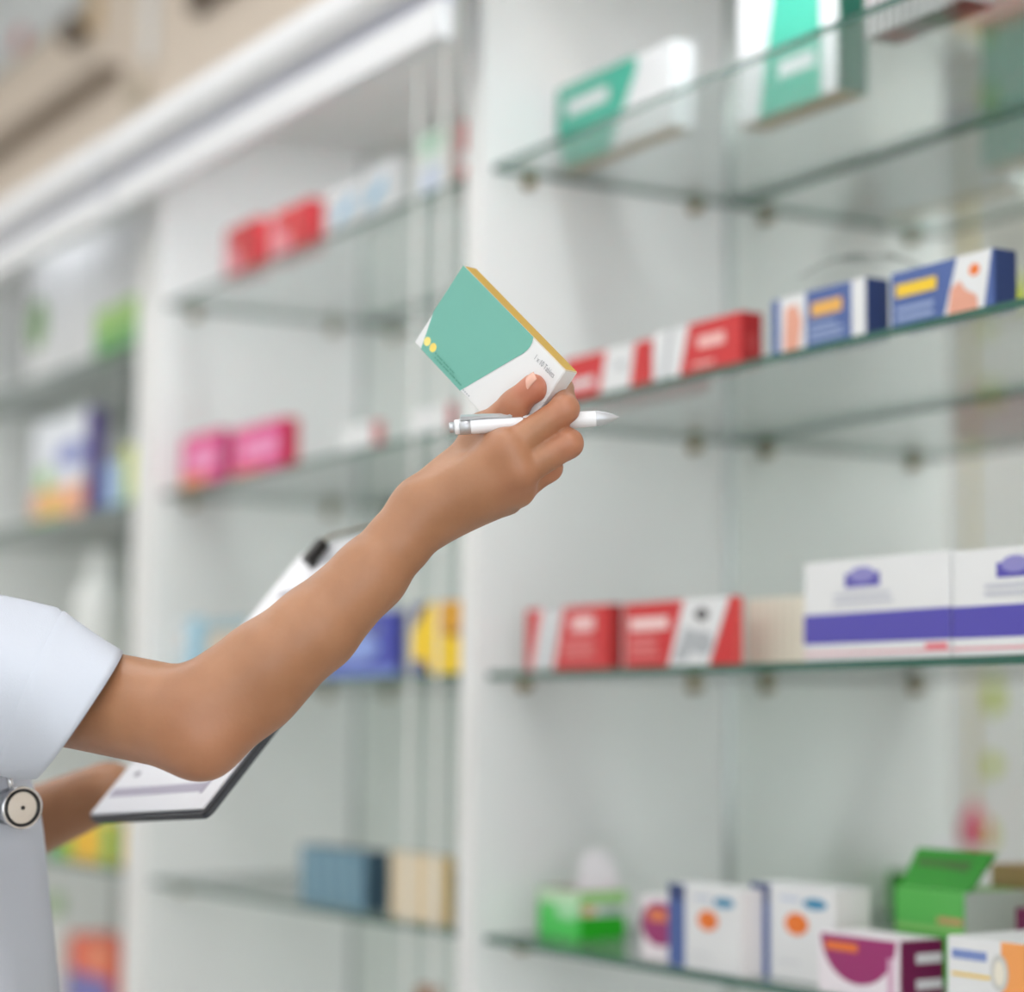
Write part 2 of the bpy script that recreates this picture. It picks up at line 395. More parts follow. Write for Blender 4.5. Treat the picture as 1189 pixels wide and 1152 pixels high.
# the teal tablet carton: same print in the hand and on the top shelf (front: u right, v down from the top edge)
TEALPOLY = [(0, 0), (0, .6), (.07, 1), (.47, 1), (.668, .30), (.684, .25), (.698, .20), (.707, .15), (.711, .10), (.707, .05), (.694, 0)]
T2 = [(u, 1 - v) for u, v in TEALPOLY]
carton('teal and white tablet box with gold base, on the top shelf beside the white post', zt[0], 647, 780, 106, .03, cW,
       {'T': cGOLD, 'B': cGOLD}, [('F', T2, cTEAL), ('F', rect(.08, .62, .46, .8), cW)], ybot=199, group='teal tablet boxes', is_x2=False)
carton('tall teal and white box with dark green side on the top glass shelf', zt[0], 857, 973, -36, .04, cW,
       {'B': cGOLD, 'R': cm(24, 96, 78), 'K': cm(90, 170, 150)}, [('F', [(.22, 0), (.84, 0), (.84, 1), (.42, 1)], cTEAL), ('F', rect(.42, .2, .78, .3), cW), ('F', rect(.5, .72, .74, .84), cYEL), ('R', rect(.2, .62, .8, .8), cYEL), ('K', rect(.0, .0, .2, 1), cW)], ybot=148, is_x2=False)
carton('white ribbed carton with brown base at the top right corner', zt[0], 1003, 1120, -60, .04, cW,
       {'B': cm(112, 84, 70), 'K': cm(206, 84, 80)}, [('F', rect(k / 12 + .005, 0, k / 12 + .042, 1), cm(150, 140, 138)) for k in range(12)] + [('B', rect(.1, .1, .3, .9), cm(150, 70, 62)), ('B', rect(.5, .1, .7, .9), cm(88, 110, 84)), ('K', rect(.3, 0, .5, 1), cW), ('K', rect(.1, .1, .3, .5), cLGRN), ('K', rect(0, .7, 1, 1), cW)], ybot=46, is_x2=False)

# second shelf
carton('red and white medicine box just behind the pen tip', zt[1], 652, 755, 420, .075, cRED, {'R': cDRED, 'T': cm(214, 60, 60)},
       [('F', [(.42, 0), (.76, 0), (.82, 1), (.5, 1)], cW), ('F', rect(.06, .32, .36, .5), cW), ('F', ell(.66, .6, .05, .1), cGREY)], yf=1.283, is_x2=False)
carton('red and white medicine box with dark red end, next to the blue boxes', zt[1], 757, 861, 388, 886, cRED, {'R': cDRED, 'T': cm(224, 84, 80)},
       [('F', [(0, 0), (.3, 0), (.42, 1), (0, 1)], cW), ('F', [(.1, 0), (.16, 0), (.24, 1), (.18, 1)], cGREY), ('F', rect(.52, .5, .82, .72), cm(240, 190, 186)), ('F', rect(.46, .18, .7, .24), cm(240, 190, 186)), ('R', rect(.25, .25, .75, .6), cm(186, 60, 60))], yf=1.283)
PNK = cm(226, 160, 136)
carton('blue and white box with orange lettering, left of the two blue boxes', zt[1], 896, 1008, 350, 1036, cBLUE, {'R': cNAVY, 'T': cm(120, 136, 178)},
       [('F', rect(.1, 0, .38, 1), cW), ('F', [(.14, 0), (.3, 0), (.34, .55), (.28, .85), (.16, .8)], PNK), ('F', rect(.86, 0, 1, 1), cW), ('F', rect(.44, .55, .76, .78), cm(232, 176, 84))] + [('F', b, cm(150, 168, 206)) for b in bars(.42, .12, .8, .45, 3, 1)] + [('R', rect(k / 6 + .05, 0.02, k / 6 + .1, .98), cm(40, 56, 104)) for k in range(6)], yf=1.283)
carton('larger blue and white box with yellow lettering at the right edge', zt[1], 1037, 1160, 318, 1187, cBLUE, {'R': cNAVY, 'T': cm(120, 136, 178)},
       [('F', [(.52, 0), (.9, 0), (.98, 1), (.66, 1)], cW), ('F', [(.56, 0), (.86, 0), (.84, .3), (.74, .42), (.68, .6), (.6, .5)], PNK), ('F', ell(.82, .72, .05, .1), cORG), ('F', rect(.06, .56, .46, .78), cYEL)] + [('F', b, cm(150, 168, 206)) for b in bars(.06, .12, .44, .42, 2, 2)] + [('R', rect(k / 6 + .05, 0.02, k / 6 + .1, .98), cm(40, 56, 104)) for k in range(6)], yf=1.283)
# clear film draped over the left blue box
fx0 = atY(900, 350, 1.30)[0]; fx1 = atY(1030, 330, 1.30)[0]; zz = atY(900, 350, 1.283)[2]
FILM = clear('clear_film', (.975, .98, .98, 1), 1.1, .15)
V = []; Fc = []; rr = random.Random(3)
for i in range(9):
    for j in range(7):
        u, v = i / 8, j / 6
        V.append((fx0 + (fx1 - fx0) * u, 1.288 + .085 * v, zz + .002 + .036 * math.sin(math.pi * u) * (.5 + .5 * math.sin(2.2 * v)) + rr.uniform(0, .008) * (0 < i < 8)))
for i in range(8):
    for j in range(6): a = i * 7 + j; Fc.append((a, a + 7, a + 8, a + 1))
fl = link('plastic_wrap', mesh('plastic_wrap', V, Fc, FILM, None, True))
tag(fl, 'crumpled clear plastic wrap lying on the left blue box', 'plastic wrap')

# third shelf
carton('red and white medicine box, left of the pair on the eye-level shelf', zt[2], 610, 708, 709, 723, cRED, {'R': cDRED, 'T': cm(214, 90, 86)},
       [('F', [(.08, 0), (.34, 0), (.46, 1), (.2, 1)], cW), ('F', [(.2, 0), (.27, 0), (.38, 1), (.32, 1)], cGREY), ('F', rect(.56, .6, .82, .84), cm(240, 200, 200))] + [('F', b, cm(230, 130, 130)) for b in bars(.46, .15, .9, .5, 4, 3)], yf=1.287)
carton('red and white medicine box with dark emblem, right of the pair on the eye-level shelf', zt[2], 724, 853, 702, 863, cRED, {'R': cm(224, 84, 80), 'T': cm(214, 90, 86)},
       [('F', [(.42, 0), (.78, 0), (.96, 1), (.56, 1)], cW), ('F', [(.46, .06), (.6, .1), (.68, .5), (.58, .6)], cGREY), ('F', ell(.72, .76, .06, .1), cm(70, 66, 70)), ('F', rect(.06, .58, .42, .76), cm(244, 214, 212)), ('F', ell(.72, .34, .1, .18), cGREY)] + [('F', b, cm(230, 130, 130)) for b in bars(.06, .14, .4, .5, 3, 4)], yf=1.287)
crm = cm(226, 222, 206)
carton('cream ribbed carton between the red boxes and the white purple-striped boxes', zt[2], 866, 934, 697, .1, crm, {},
       [('F', rect(k / 7 + .02, 0, k / 7 + .035, 1), cm(196, 190, 172)) for k in range(7)], yf=1.335, is_x2=False)
PP = [('F', rect(0, .17, 1, .47), cPURP), ('F', rect(0, .06, 1, .085), cm(226, 150, 160)), ('F', rect(.30, .72, .54, .86), cPURP), ('F', ell(.42, .84, .09, .08), cm(140, 136, 196)), ('F', rect(.84, .08, .98, .14), cm(226, 120, 130)), ('R', rect(0, .17, 1, .47), cPURP)] + [('F', b, cm(196, 198, 208)) for b in bars(.22, .54, .66, .68, 2, 5)]
carton('white carton with a purple band, left of the pair on the eye-level shelf', zt[2], 934, 1105, 655, .12, cW, {}, PP, yf=1.275, is_x2=False, group='white cartons with purple band')
carton('white carton with a purple band, cut by the right edge of the picture', zt[2], 1107, 1292, 641, .12, cW, {}, PP, yf=1.275, is_x2=False, group='white cartons with purple band')

# fourth shelf
# green display carton turned with a corner to the front, open, with a white leaflet standing in it
yg0 = float(atZ(625, 1086, zt[3])[1]); ga = atY(625, 1086, yg0); gb = atY(673, 1092, yg0); gd = atX(727, 1090, gb[0])[1] - yg0
gw = gb[0] - ga[0]; gh = atY(673, 1037, yg0)[2] - zt[3]
g = empty('display_carton', ((ga[0] + gb[0]) / 2, yg0 + gd / 2, zt[3] + .0005)); tag(g, 'open green display carton with a white leaflet, alone at the shelf corner by the post', 'box')
link('carton_tray', carton_mesh(gw, gd, gh, cGRN, {'F': cm(70, 200, 84), 'T': cm(128, 84, 70), 'R': cm(22, 168, 12)}, [('R', rect(0, .5, 1, .72), cW), ('R', rect(.05, .53, .3, .69), cm(226, 150, 90)), ('R', rect(.45, .53, .9, .69), cGREY), ('R', rect(0, .74, 1, 1), cm(160, 212, 130)), ('F', rect(0, .72, 1, 1), cm(196, 226, 190)), ('F', ell(.7, .6, .28, .2), cm(170, 226, 176))]), g)
lw = gd * .5
link('leaflet', mesh('leaflet', [(gw * .38, -lw + .002, gh), (gw * .38, lw - .002, gh), (gw * .34, lw * .8, gh + .03), (gw * .3, lw * .3, gh + .047), (gw * .3, -lw * .5, gh + .043), (gw * .38 - .0015, -lw + .002, gh), (gw * .38 - .0015, lw - .002, gh), (gw * .34 - .0015, lw * .8, gh + .03), (gw * .3 - .0015, lw * .3, gh + .047), (gw * .3 - .0015, -lw * .5, gh + .043)],
    [(0, 1, 2, 3, 4), (9, 8, 7, 6, 5), (0, 5, 6, 1), (1, 6, 7, 2), (2, 7, 8, 3), (3, 8, 9, 4), (4, 9, 5, 0)], cm(240, 234, 238)), g)
MAGP = [('F', ell(.5, .98, .46, .78, 20, math.pi, 2 * math.pi), cMAG), ('F', rect(.1, .72, .5, .86), cORG)]
carton('white box with a magenta disc, half hidden behind the blue-edged box', zt[3], 744, 806, 1040, .06, cm(240, 232, 236), {}, [('F', ell(.36, .58, .36, .36), cMAG), ('F', rect(.16, .62, .5, .8), cm(230, 130, 70))], ybot=1112, is_x2=False)
WB = [('F', rect(0, 0, .24, .8), cBLUE), ('F', rect(0, .8, .24, 1), cNAVY), ('F', ell(.56, .6, .14, .12), cORG), ('F', ell(.78, .83, .14, .06), cm(60, 140, 180)), ('F', rect(.36, .84, .6, .88), cm(190, 200, 220)), ('F', rect(.34, .18, .6, .2), cm(205, 205, 210))]
carton('white box with a blue edge and orange dot, at the front of the lowest shelf', zt[3], 777, 860, 1025, 898, cW, {'R': cm(226, 220, 218)}, WB, yf=1.273, group='white boxes with blue edge and orange dot')
carton('white box with a blue edge and orange dot, behind the magenta half-disc box', zt[3], 872, 968, 1024, 1010, cW, {'R': cm(226, 222, 220)}, WB, yf=1.30, group='white boxes with blue edge and orange dot')
carton('white box with a magenta half disc and dark magenta end at the bottom edge', zt[3], 949, 1043, 1081, 1094, cm(240, 232, 238), {'R': cDMAG}, MAGP + [('R', rect(.36, .62, .95, .78), cW), ('R', rect(.36, .2, .95, .36), cW), ('F', rect(.86, 0, .93, .7), cm(214, 170, 196))], yf=1.272)
carton('white box with blue lettering and an orange end at the bottom right corner', zt[3], 1097, 1200, 1086, .09, cW, {}, [('F', rect(.06, .72, .46, .84), cm(120, 140, 196)), ('F', rect(.62, .0, 1, 1), cm(240, 160, 90)), ('F', ell(.6, .6, .1, .24), cm(200, 200, 196)), ('F', ell(.6, .6, .06, .16), cm(232, 226, 210)), ('F', rect(.06, .5, .5, .54), cYEL)], yf=1.272, is_x2=False)
# green hinged display box, lid tilted back
yg = 1.385
a = atY(1040, 1085, yg); b = atY(1120, 1085, yg)
g2 = empty('display_carton', ((a[0] + b[0]) / 2, yg, zt[3] + .0005)); tag(g2, 'tall bright green display carton with raised lid behind the magenta box', 'box')
hw = (b[0] - a[0]) / 2; hb = atY(1040, 1030, yg)[2] - zt[3]; ht = atY(1040, 986, yg)[2] - zt[3]
c_ = link('carton_tray', carton_mesh(2 * hw, .08, hb, cGRN, {'R': cm(206, 214, 204), 'T': cLGRN}, [('F', rect(0, .62, 1, 1), cm(96, 190, 90)), ('F', rect(.62, .66, .98, .72), cm(220, 150, 120)), ('F', rect(0, .56, 1, .62), cLGRN)]), g2); c_.location = (0, .04, 0)
lid = link('raised_lid', mesh('raised_lid', [(-hw, .005, hb), (hw, .005, hb), (hw + .012, .028, ht), (-hw, .028, ht), (-hw, .009, hb), (hw, .009, hb), (hw + .012, .032, ht), (-hw, .032, ht)],
    [(0, 1, 2, 3), (7, 6, 5, 4), (0, 4, 5, 1), (1, 5, 6, 2), (2, 6, 7, 3), (3, 7, 4, 0)], cm(30, 150, 26)), g2)
link('lid_print', mesh('lid_print', [(-hw + .01, .0048 + .011, hb + .45 * (ht - hb)), (hw * .7, .0155, hb + .45 * (ht - hb)), (hw * .75, .0215, hb + .75 * (ht - hb)), (-hw + .01, .0215, hb + .75 * (ht - hb))], [(0, 1, 2, 3)], cm(60, 110, 40)), lid)
carton('kraft brown carton standing in for a brown mirror reflection behind the tall green display carton', zt[3], 1148, 1215, 1003, .05, cm(170, 140, 96), {}, [], yf=1.47, is_x2=False)  # added brown box in place of a reflection in the mirror back
carton('small dark magenta box behind the blue-lettered box', zt[3], 1176, 1240, 1054, .06, cDMAG, {}, [('F', rect(.1, .5, .7, .7), cMAG)], yf=1.39, is_x2=False)

# ---- middle cabinet
cPK = cm(222, 50, 130)
RP = [('F', [(0, 0), (.6, 0), (.45, .55), (0, .75)], cm(240, 150, 160)), ('F', ell(.62, .62, .24, .24), cm(214, 60, 60))]  # red cartons: lit pinkish front and shaded darker end put into the colours
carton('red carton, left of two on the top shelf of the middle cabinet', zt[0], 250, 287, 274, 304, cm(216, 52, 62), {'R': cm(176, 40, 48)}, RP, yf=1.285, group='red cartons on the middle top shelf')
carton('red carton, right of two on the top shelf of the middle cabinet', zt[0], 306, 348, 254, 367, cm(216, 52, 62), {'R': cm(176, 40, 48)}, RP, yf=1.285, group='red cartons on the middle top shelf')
LB = cm(150, 196, 222)
carton('white carton with pale blue print, left of two beside the red cartons', zt[0], 368, 405, 228, 412, cW, {}, [('F', [(.3, .2), (.9, .5), (.9, .8), (.3, .5)], LB)], yf=1.285)
carton('white carton with pale blue print, right of two beside the red cartons', zt[0], 413, 450, 202, 462, cW, {}, [('F', [(.1, .2), (.7, .5), (.7, .8), (.1, .5)], LB)], yf=1.285)
carton('pale green and white carton behind the bead chain on the top shelf', zt[0], 474, 512, 166, 526, cm(226, 236, 230), {'T': cLGRN}, [('F', rect(0, .7, 1, 1), cm(186, 220, 196)), ('F', rect(.1, .1, .9, .5), cm(214, 224, 240))], yf=1.29)
carton('narrow red and white banded carton beside the tall white post', zt[0], 528, 552, 145, .05, cRED, {}, [('F', rect(0, .36, 1, .56), cW), ('F', rect(0, 0, 1, .12), cm(70, 66, 70))], yf=1.30, is_x2=False)
KP = [('F', rect(0, 0, .6, .26), cm(240, 140, 80)), ('F', [(.2, .34), (.9, .34), (.9, .72), (.2, .72)], cm(240, 150, 196))]
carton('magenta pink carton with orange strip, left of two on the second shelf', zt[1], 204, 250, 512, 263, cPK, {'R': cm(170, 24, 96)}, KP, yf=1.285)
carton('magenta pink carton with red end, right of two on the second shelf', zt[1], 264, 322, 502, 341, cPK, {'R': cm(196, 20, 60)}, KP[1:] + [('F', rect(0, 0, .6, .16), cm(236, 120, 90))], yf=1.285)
carton('low flat white carton in the middle of the second shelf', zt[1], 388, 428, 499, 441, cW, {'R': cm(206, 110, 110)}, [], yf=1.29)
carton('low flat white carton with red end behind the bead chain', zt[1], 470, 516, 480, 526, cW, {'R': cm(196, 80, 84)}, [], yf=1.29)
carton('pale blue and white carton at the left end of the eye-level shelf', zt[2], 203, 234, 721, 239, cm(206, 226, 236), {}, [('F', rect(.5, 0, 1, 1), cm(140, 196, 220)), ('F', rect(0, .5, .4, .9), cW)], yf=1.287)
carton('tan and grey-blue carton peeking over the forearm', zt[2], 240, 288, 722, .06, cm(216, 196, 172), {'T': cm(150, 180, 190)}, [('F', rect(0, .8, 1, 1), cm(150, 180, 190))], yf=1.287, is_x2=False)
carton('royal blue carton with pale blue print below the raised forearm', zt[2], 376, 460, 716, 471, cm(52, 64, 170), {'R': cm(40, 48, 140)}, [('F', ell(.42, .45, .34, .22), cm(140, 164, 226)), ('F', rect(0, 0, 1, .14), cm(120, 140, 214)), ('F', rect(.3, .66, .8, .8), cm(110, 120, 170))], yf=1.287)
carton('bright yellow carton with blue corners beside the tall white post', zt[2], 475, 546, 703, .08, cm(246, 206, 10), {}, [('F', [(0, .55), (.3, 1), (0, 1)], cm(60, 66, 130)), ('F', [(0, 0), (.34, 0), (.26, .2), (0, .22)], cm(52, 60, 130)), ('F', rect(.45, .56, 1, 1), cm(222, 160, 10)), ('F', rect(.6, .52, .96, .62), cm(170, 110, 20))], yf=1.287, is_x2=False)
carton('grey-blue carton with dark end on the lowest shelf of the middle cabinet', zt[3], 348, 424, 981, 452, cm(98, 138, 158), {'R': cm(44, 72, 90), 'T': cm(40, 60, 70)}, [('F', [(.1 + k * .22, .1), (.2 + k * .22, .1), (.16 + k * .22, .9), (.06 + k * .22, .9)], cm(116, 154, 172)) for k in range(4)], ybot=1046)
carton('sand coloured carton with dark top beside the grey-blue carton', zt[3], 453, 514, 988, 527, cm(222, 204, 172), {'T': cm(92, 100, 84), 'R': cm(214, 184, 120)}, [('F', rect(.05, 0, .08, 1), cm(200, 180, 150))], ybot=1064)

# ---- far-left cabinet
carton('white carton with green blob at the far left edge', zt3[0], 18, 60, 318, .06, cW, {}, [('F', ell(.3, .5, .25, .2), cm(110, 160, 80))], yf=1.30, is_x2=False)
carton('plain tall white carton on the far-left top shelf', zt3[0], 64, 96, 296, .06, cW, {}, [], yf=1.30, is_x2=False)
for i, (x0, x1, yt, tx) in enumerate(((100, 126, 282, 'left'), (129, 156, 262, 'right'))):
    carton('tall white carton with bright green foot, %s of two on the far-left top shelf' % tx, zt3[0], x0, x1, yt, .06, cW, {}, [('F', rect(0, 0, 1, .2), cm(90, 176, 80)), ('F', rect(0, .2, 1, .4), cm(160, 210, 100))], yf=1.30, is_x2=False)
carton('white, blue and orange carton with purple end on the far-left shelf', zt3[1], 30, 92, 498, 113, cm(228, 232, 240), {'R': cm(84, 60, 150)}, [('F', rect(0, 0, 1, .34), cm(240, 176, 140)), ('F', ell(.4, .2, .2, .1), cm(240, 190, 80)), ('F', ell(.72, .62, .28, .12), cm(130, 140, 200)), ('F', ell(.24, .44, .14, .12), cm(150, 200, 110)), ('F', rect(0, 0, .6, .08), cm(120, 200, 110))], yf=1.30)
carton('small pale blue carton beside the purple-ended carton', zt3[1], 114, 133, 542, .05, cm(160, 190, 230), {}, [], yf=1.30, is_x2=False)
carton('yellow-green carton against the left white post', zt3[1], 136, 157, 522, .05, cm(206, 216, 80), {}, [('F', rect(0, 0, .6, .3), cm(170, 200, 90))], yf=1.30, is_x2=False)
carton('green and yellow pack below the lower forearm', zt3[3], 66, 138, 948, .06, cm(246, 204, 10), {}, [('F', rect(0, 0, .28, 1), cm(70, 190, 50)), ('F', rect(.82, 0, 1, 1), cm(60, 180, 90)), ('F', ell(.56, .4, .16, .3), cm(240, 180, 10))], yf=1.30, is_x2=False)
# bottles
def bottle(label, px, ytop, z, yf, r, m, capm, n='white_bottle'):
    p = atY(px, HY, yf); h = atY(px, ytop, yf)[2] - z
    t = empty(n, (p[0], yf, z + .0005)); tag(t, label, 'bottle')
    link('body', lathe_me('body', [(0, 0), (r * .92, 0), (r, .006), (r, h * .62), (r * .93, h * .70), (r * .5, h * .8), (r * .46, h * .84)], m, 26), t)
    link('cap', lathe_me('cap', [(r * .46, h * .83), (r * .55, h * .835), (r * .55, h * .99), (r * .48, h), (0, h)], capm, 22), t)
BW = mat('bottle_white', (240, 242, 240), .35)
bottle('round white plastic bottle on the eye-level shelf at the far left', 114, 640, zt3[2], 1.36, .045, BW, BW)
bottle('slim white bottle low at the far left beside the coat', 70, 1040, ZBASE, 1.36, .03, BW, mat('cap_green', (170, 200, 150), .4))
bottle('brown bottle standing low in the middle cabinet', 502, 1146, ZBASE, 1.40, .03, mat('bottle_brown', (150, 96, 60), .3), mat('cap_brown', (170, 110, 70), .4), 'brown_bottle')
carton('orange-red carton with purple foot low at the far left', ZBASE, 88, 137, 1086, .07, cm(226, 92, 60), {}, [('F', rect(0, 0, 1, .62), cm(110, 110, 180)), ('F', rect(.5, .7, .9, .95), cm(240, 150, 110))], yf=1.34, is_x2=False)

# ---- things behind the camera side, seen in the mirror at the right edge
ysb = .15
pa = mir(1142, 290, ysb); pb = mir(1142, 1000, ysb)
bx = mir(1290, 600, ysb)[0]; bl_ = mir(1100, 600, ysb)[0]
bn = empty('roll_up_banner', ((bx + bl_) / 2, ysb, 0)); tag(bn, 'white roll-up banner with yellow-green motifs, seen in the mirror at the right', 'banner')
box('fabric', (bl_, ysb - .002, .12), (bx, ysb, 2.1), mat('banner_white', (246, 248, 250), .6), bn)
bn.rotation_euler.z = math.radians(-35)
box('base', (bl_ - .02, ysb - .1, 0), (bx + .02, ysb + .08, .12), SATIN, bn, .006)
box('top_bar', (bl_ - .01, ysb - .008, 2.1), (bx + .01, ysb + .008, 2.125), SATIN, bn)
YG = mat('banner_yellow_green', (206, 220, 60), .6)
def bpatch(nm, x, y, rx, rz, m=YG):
    q = mir(x, y, ysb + .003); V = [(q[0] - bn.location.x + rx * math.cos(k * .3927), .003, q[2] + rz * math.sin(k * .3927)) for k in range(16)]
    link(nm, mesh(nm, V, [tuple(range(16))], m), bn)
for x, y, rx, rz in ((1166, 812, .02, .03), (1164, 888, .018, .022), (1160, 968, .022, .03), (1150, 520, .03, .02), (1182, 350, .03, .05)): bpatch('printed_motif', x, y, rx, rz)
CORDY = mat('yellow_cord', (214, 190, 80), .6); TPINK = mat('pink_tassel', (224, 70, 110), .6, noise=.1)
for (x, yt, yb, ztop, lab) in ((1139, 790, 985, None, 'lower'), (1138, 420, 500, None, 'upper')):
    q0 = mir(x + 4, yt, .3); q1 = mir(x - 8, yb, .3)
    t = empty('hanging_tassel', tuple(q1)); tag(t, 'pink tassel on a yellow cord, the %s of two seen in the mirror' % lab, 'tassel')
    L = np.array([0, 0, 2.836 - q1[2]])
    link('cord', tube_me('cord', [(0, 0, .06), tuple(L * .5), tuple(L)], .004, CORDY, 8), t)
    link('tassel', lathe_me('tassel', [(0, 0), (.022, .002), (.027, .02), (.024, .05), (.012, .075), (.008, .085), (0, .09)], TPINK, 18), t)
st = empty('display_stand', (q1[0] - .42, .34, 0)); tag(st, 'slim steel display stand holding the hanging tassels', 'stand')
link('foot', lathe_me('foot', [(0, 0), (.16, 0), (.16, .012), (.02, .02), (0, .02)], SATIN), st)
link('pole', tube_me('pole', [(0, 0, .015), (0, 0, 1.4), (0, 0, 2.86)], .012, SATIN), st)
link('arm', tube_me('arm', [(-.02, 0, 2.84), (.2, -.02, 2.84), (.47, -.04, 2.84)], .008, SATIN), st)

# ================================================================== PERSON
# ---- signed-distance modelling with smooth unions, meshed by surface nets
class Field:
    def __init__(self, lo, hi, vox):
        self.lo = np.array(lo, float); self.v = vox
        self.n = np.ceil((np.array(hi) - self.lo) / vox).astype(int) + 1
        self.f = np.full(self.n, .5, np.float32)
    def sub(self, lo, hi):
        i0 = np.clip(np.floor((np.array(lo) - self.lo) / self.v).astype(int), 0, self.n - 1)
        i1 = np.clip(np.ceil((np.array(hi) - self.lo) / self.v).astype(int) + 1, 1, self.n)
        ax = [self.lo[k] + self.v * np.arange(i0[k], i1[k]) for k in range(3)]
        return tuple(slice(i0[k], i1[k]) for k in range(3)), ax
    def cone(self, a, b, ra, rb, k=.004, flat=None, mode='add', group=None):
        """tapered capsule; flat = (direction, factor): thinner along direction"""
        a = np.array(a, np.float32); b = np.array(b, np.float32); R = max(ra, rb) + k + .012
        sl, ax = self.sub(np.minimum(a, b) - R, np.maximum(a, b) + R)
        if any(len(q) == 0 for q in ax): return
        X, Y, Z = np.meshgrid(*[q.astype(np.float32) for q in ax], indexing='ij')
        X = X - a[0]; Y = Y - a[1]; Z = Z - a[2]
        ba = b - a; l2 = max(float(ba @ ba), 1e-12)
        t = np.clip((X * ba[0] + Y * ba[1] + Z * ba[2]) / l2, 0, 1)
        X -= t * ba[0]; Y -= t * ba[1]; Z -= t * ba[2]
        if flat is not None:
            d = np.array(flat[0], np.float32); d /= np.linalg.norm(d); q = (X * d[0] + Y * d[1] + Z * d[2]) * (1 / flat[1] - 1)
            X += q * d[0]; Y += q * d[1]; Z += q * d[2]
        D = np.sqrt(X * X + Y * Y + Z * Z) - (ra + (rb - ra) * t)
        if flat is not None: D *= flat[1] ** .5
        self.merge(sl, D, k, mode)
    def ball(self, c, r, k=.004, mode='add'): self.cone(c, np.array(c) + 1e-4, r, r, k, None, mode)
    def merge(self, sl, D, k, mode):
        A = self.f[sl]
        if mode == 'cut':
            D = -D; h = np.clip(.5 - .5 * (A - D) / k * -1 * -1, 0, 1)
            h = np.clip(.5 + .5 * (A - D) / k, 0, 1); self.f[sl] = D * (1 - h) + A * h + k * h * (1 - h)
        else:
            h = np.clip(.5 + .5 * (A - D) / k, 0, 1); self.f[sl] = A * (1 - h) + D * h - k * h * (1 - h)
    def mesh(self):
        f = self.f; s = f < 0
        nx, ny, nz = f.shape
        cnt = np.zeros((nx - 1, ny - 1, nz - 1), np.int8)
        for i in (0, 1):
            for j in (0, 1):
                for k in (0, 1): cnt += s[i:nx - 1 + i, j:ny - 1 + j, k:nz - 1 + k]
        act = (cnt > 0) & (cnt < 8)
        ii = np.argwhere(act); idx = -np.ones(act.shape, np.int64); idx[act] = np.arange(len(ii))
        acc = np.zeros((len(ii), 3)); num = np.zeros(len(ii))
        cs = [np.array(c) for c in np.ndindex(2, 2, 2)]
        for c in cs:
            for ax in range(3):
                if c[ax]: continue
                d = c.copy(); d[ax] = 1
                f0 = f[tuple((ii + c).T)]; f1 = f[tuple((ii + d).T)]
                cr = (f0 < 0) != (f1 < 0); t = np.where(cr, f0 / np.where(f0 == f1, 1, f0 - f1), 0)
                pos = np.tile(c.astype(float), (len(ii), 1)); pos[:, ax] += t
                acc[cr] += pos[cr]; num[cr] += 1
        V = (ii + acc / num[:, None]) * self.v + self.lo
        Q = []
        for ax in range(3):
            sl0 = [slice(1, -1)] * 3; sl1 = [slice(1, -1)] * 3
            sl0[ax] = slice(0, f.shape[ax] - 1); sl1[ax] = slice(1, f.shape[ax])
            a0 = s[tuple(sl0)]; a1 = s[tuple(sl1)]
            e = np.argwhere(a0 != a1); flip = a0[tuple(e.T)]
            off = np.ones(3, int); off[ax] = 0; e = e + off
            u = np.zeros(3, int); v = np.zeros(3, int); u[(ax + 1) % 3] = 1; v[(ax + 2) % 3] = 1
            q = np.stack([idx[tuple((e - u - v).T)], idx[tuple((e - v).T)], idx[tuple(e.T)], idx[tuple((e - u).T)]], 1)
            q[~flip] = q[~flip][:, ::-1]
            Q.append(q)
        return V, np.concatenate(Q)

def relax(V, Q, it=2, lam=.5):
    for _ in range(it):
        acc = np.zeros_like(V); n = np.zeros(len(V))
        for a, b in ((0, 1), (1, 2), (2, 3), (3, 0)):
            np.add.at(acc, Q[:, a], V[Q[:, b]]); np.add.at(acc, Q[:, b], V[Q[:, a]])
            np.add.at(n, Q[:, a], 1); np.add.at(n, Q[:, b], 1)
        V = V + lam * (acc / n[:, None] - V)
    return V

# ---- joints of the raised right arm and hand: (pixel x, pixel y, distance)
SHO = np.array([-1.775, .43, 1.335])
J = {k: P(*v) for k, v in dict(
    up1=(60, 804, 1.660), elb=(225, 837, 1.612), olec=(237, 866, 1.600),
    f1=(310, 776, 1.620), f2=(366, 730, 1.630), f3=(430, 667, 1.645), f4=(466, 626, 1.655), wri=(493, 594, 1.663),
    wrl=(507, 580, 1.664),
    i_m=(589, 522, 1.648), i_p=(656, 475, 1.650), i_d=(652, 452, 1.686), i_t=(634, 440, 1.704),
    m_m=(600, 551, 1.650), m_p=(660, 515, 1.652), m_d=(640, 500, 1.690), m_t=(616, 487, 1.712),
    r_m=(600, 569, 1.664), r_p=(637, 543, 1.672), r_d=(620, 528, 1.704), r_t=(598, 516, 1.716),
    p_m=(588, 579, 1.684), p_p=(608, 562, 1.702), p_d=(596, 548, 1.720), p_t=(580, 538, 1.724),
    t_c=(524, 556, 1.674), t_m=(562, 503, 1.682), t_i=(598, 470, 1.660), t_t=(619, 447, 1.652)).items()}
lo = np.array([-1.84, .37, 1.20]); hi = np.array([-1.28, .95, 1.66])
fa = Field(lo, hi, .0021)
C_ = fa.cone
C_(SHO, J['up1'], .040, .0372, .01)
C_(J['up1'], J['elb'], .0368, .0366, .008)
C_(J['elb'], J['f1'], .0368, .0345, .010)
C_(J['f1'], J['f2'], .0345, .0312, .006)
C_(J['f2'], J['f3'], .0312, .0260, .006)
C_(J['f3'], J['f4'], .0262, .0229, .008)
C_(J['f4'], J['wri'], .0229, .0212, .008)
C_(J['olec'], P(302, 816, 1.612), .0175, .0205, .014)
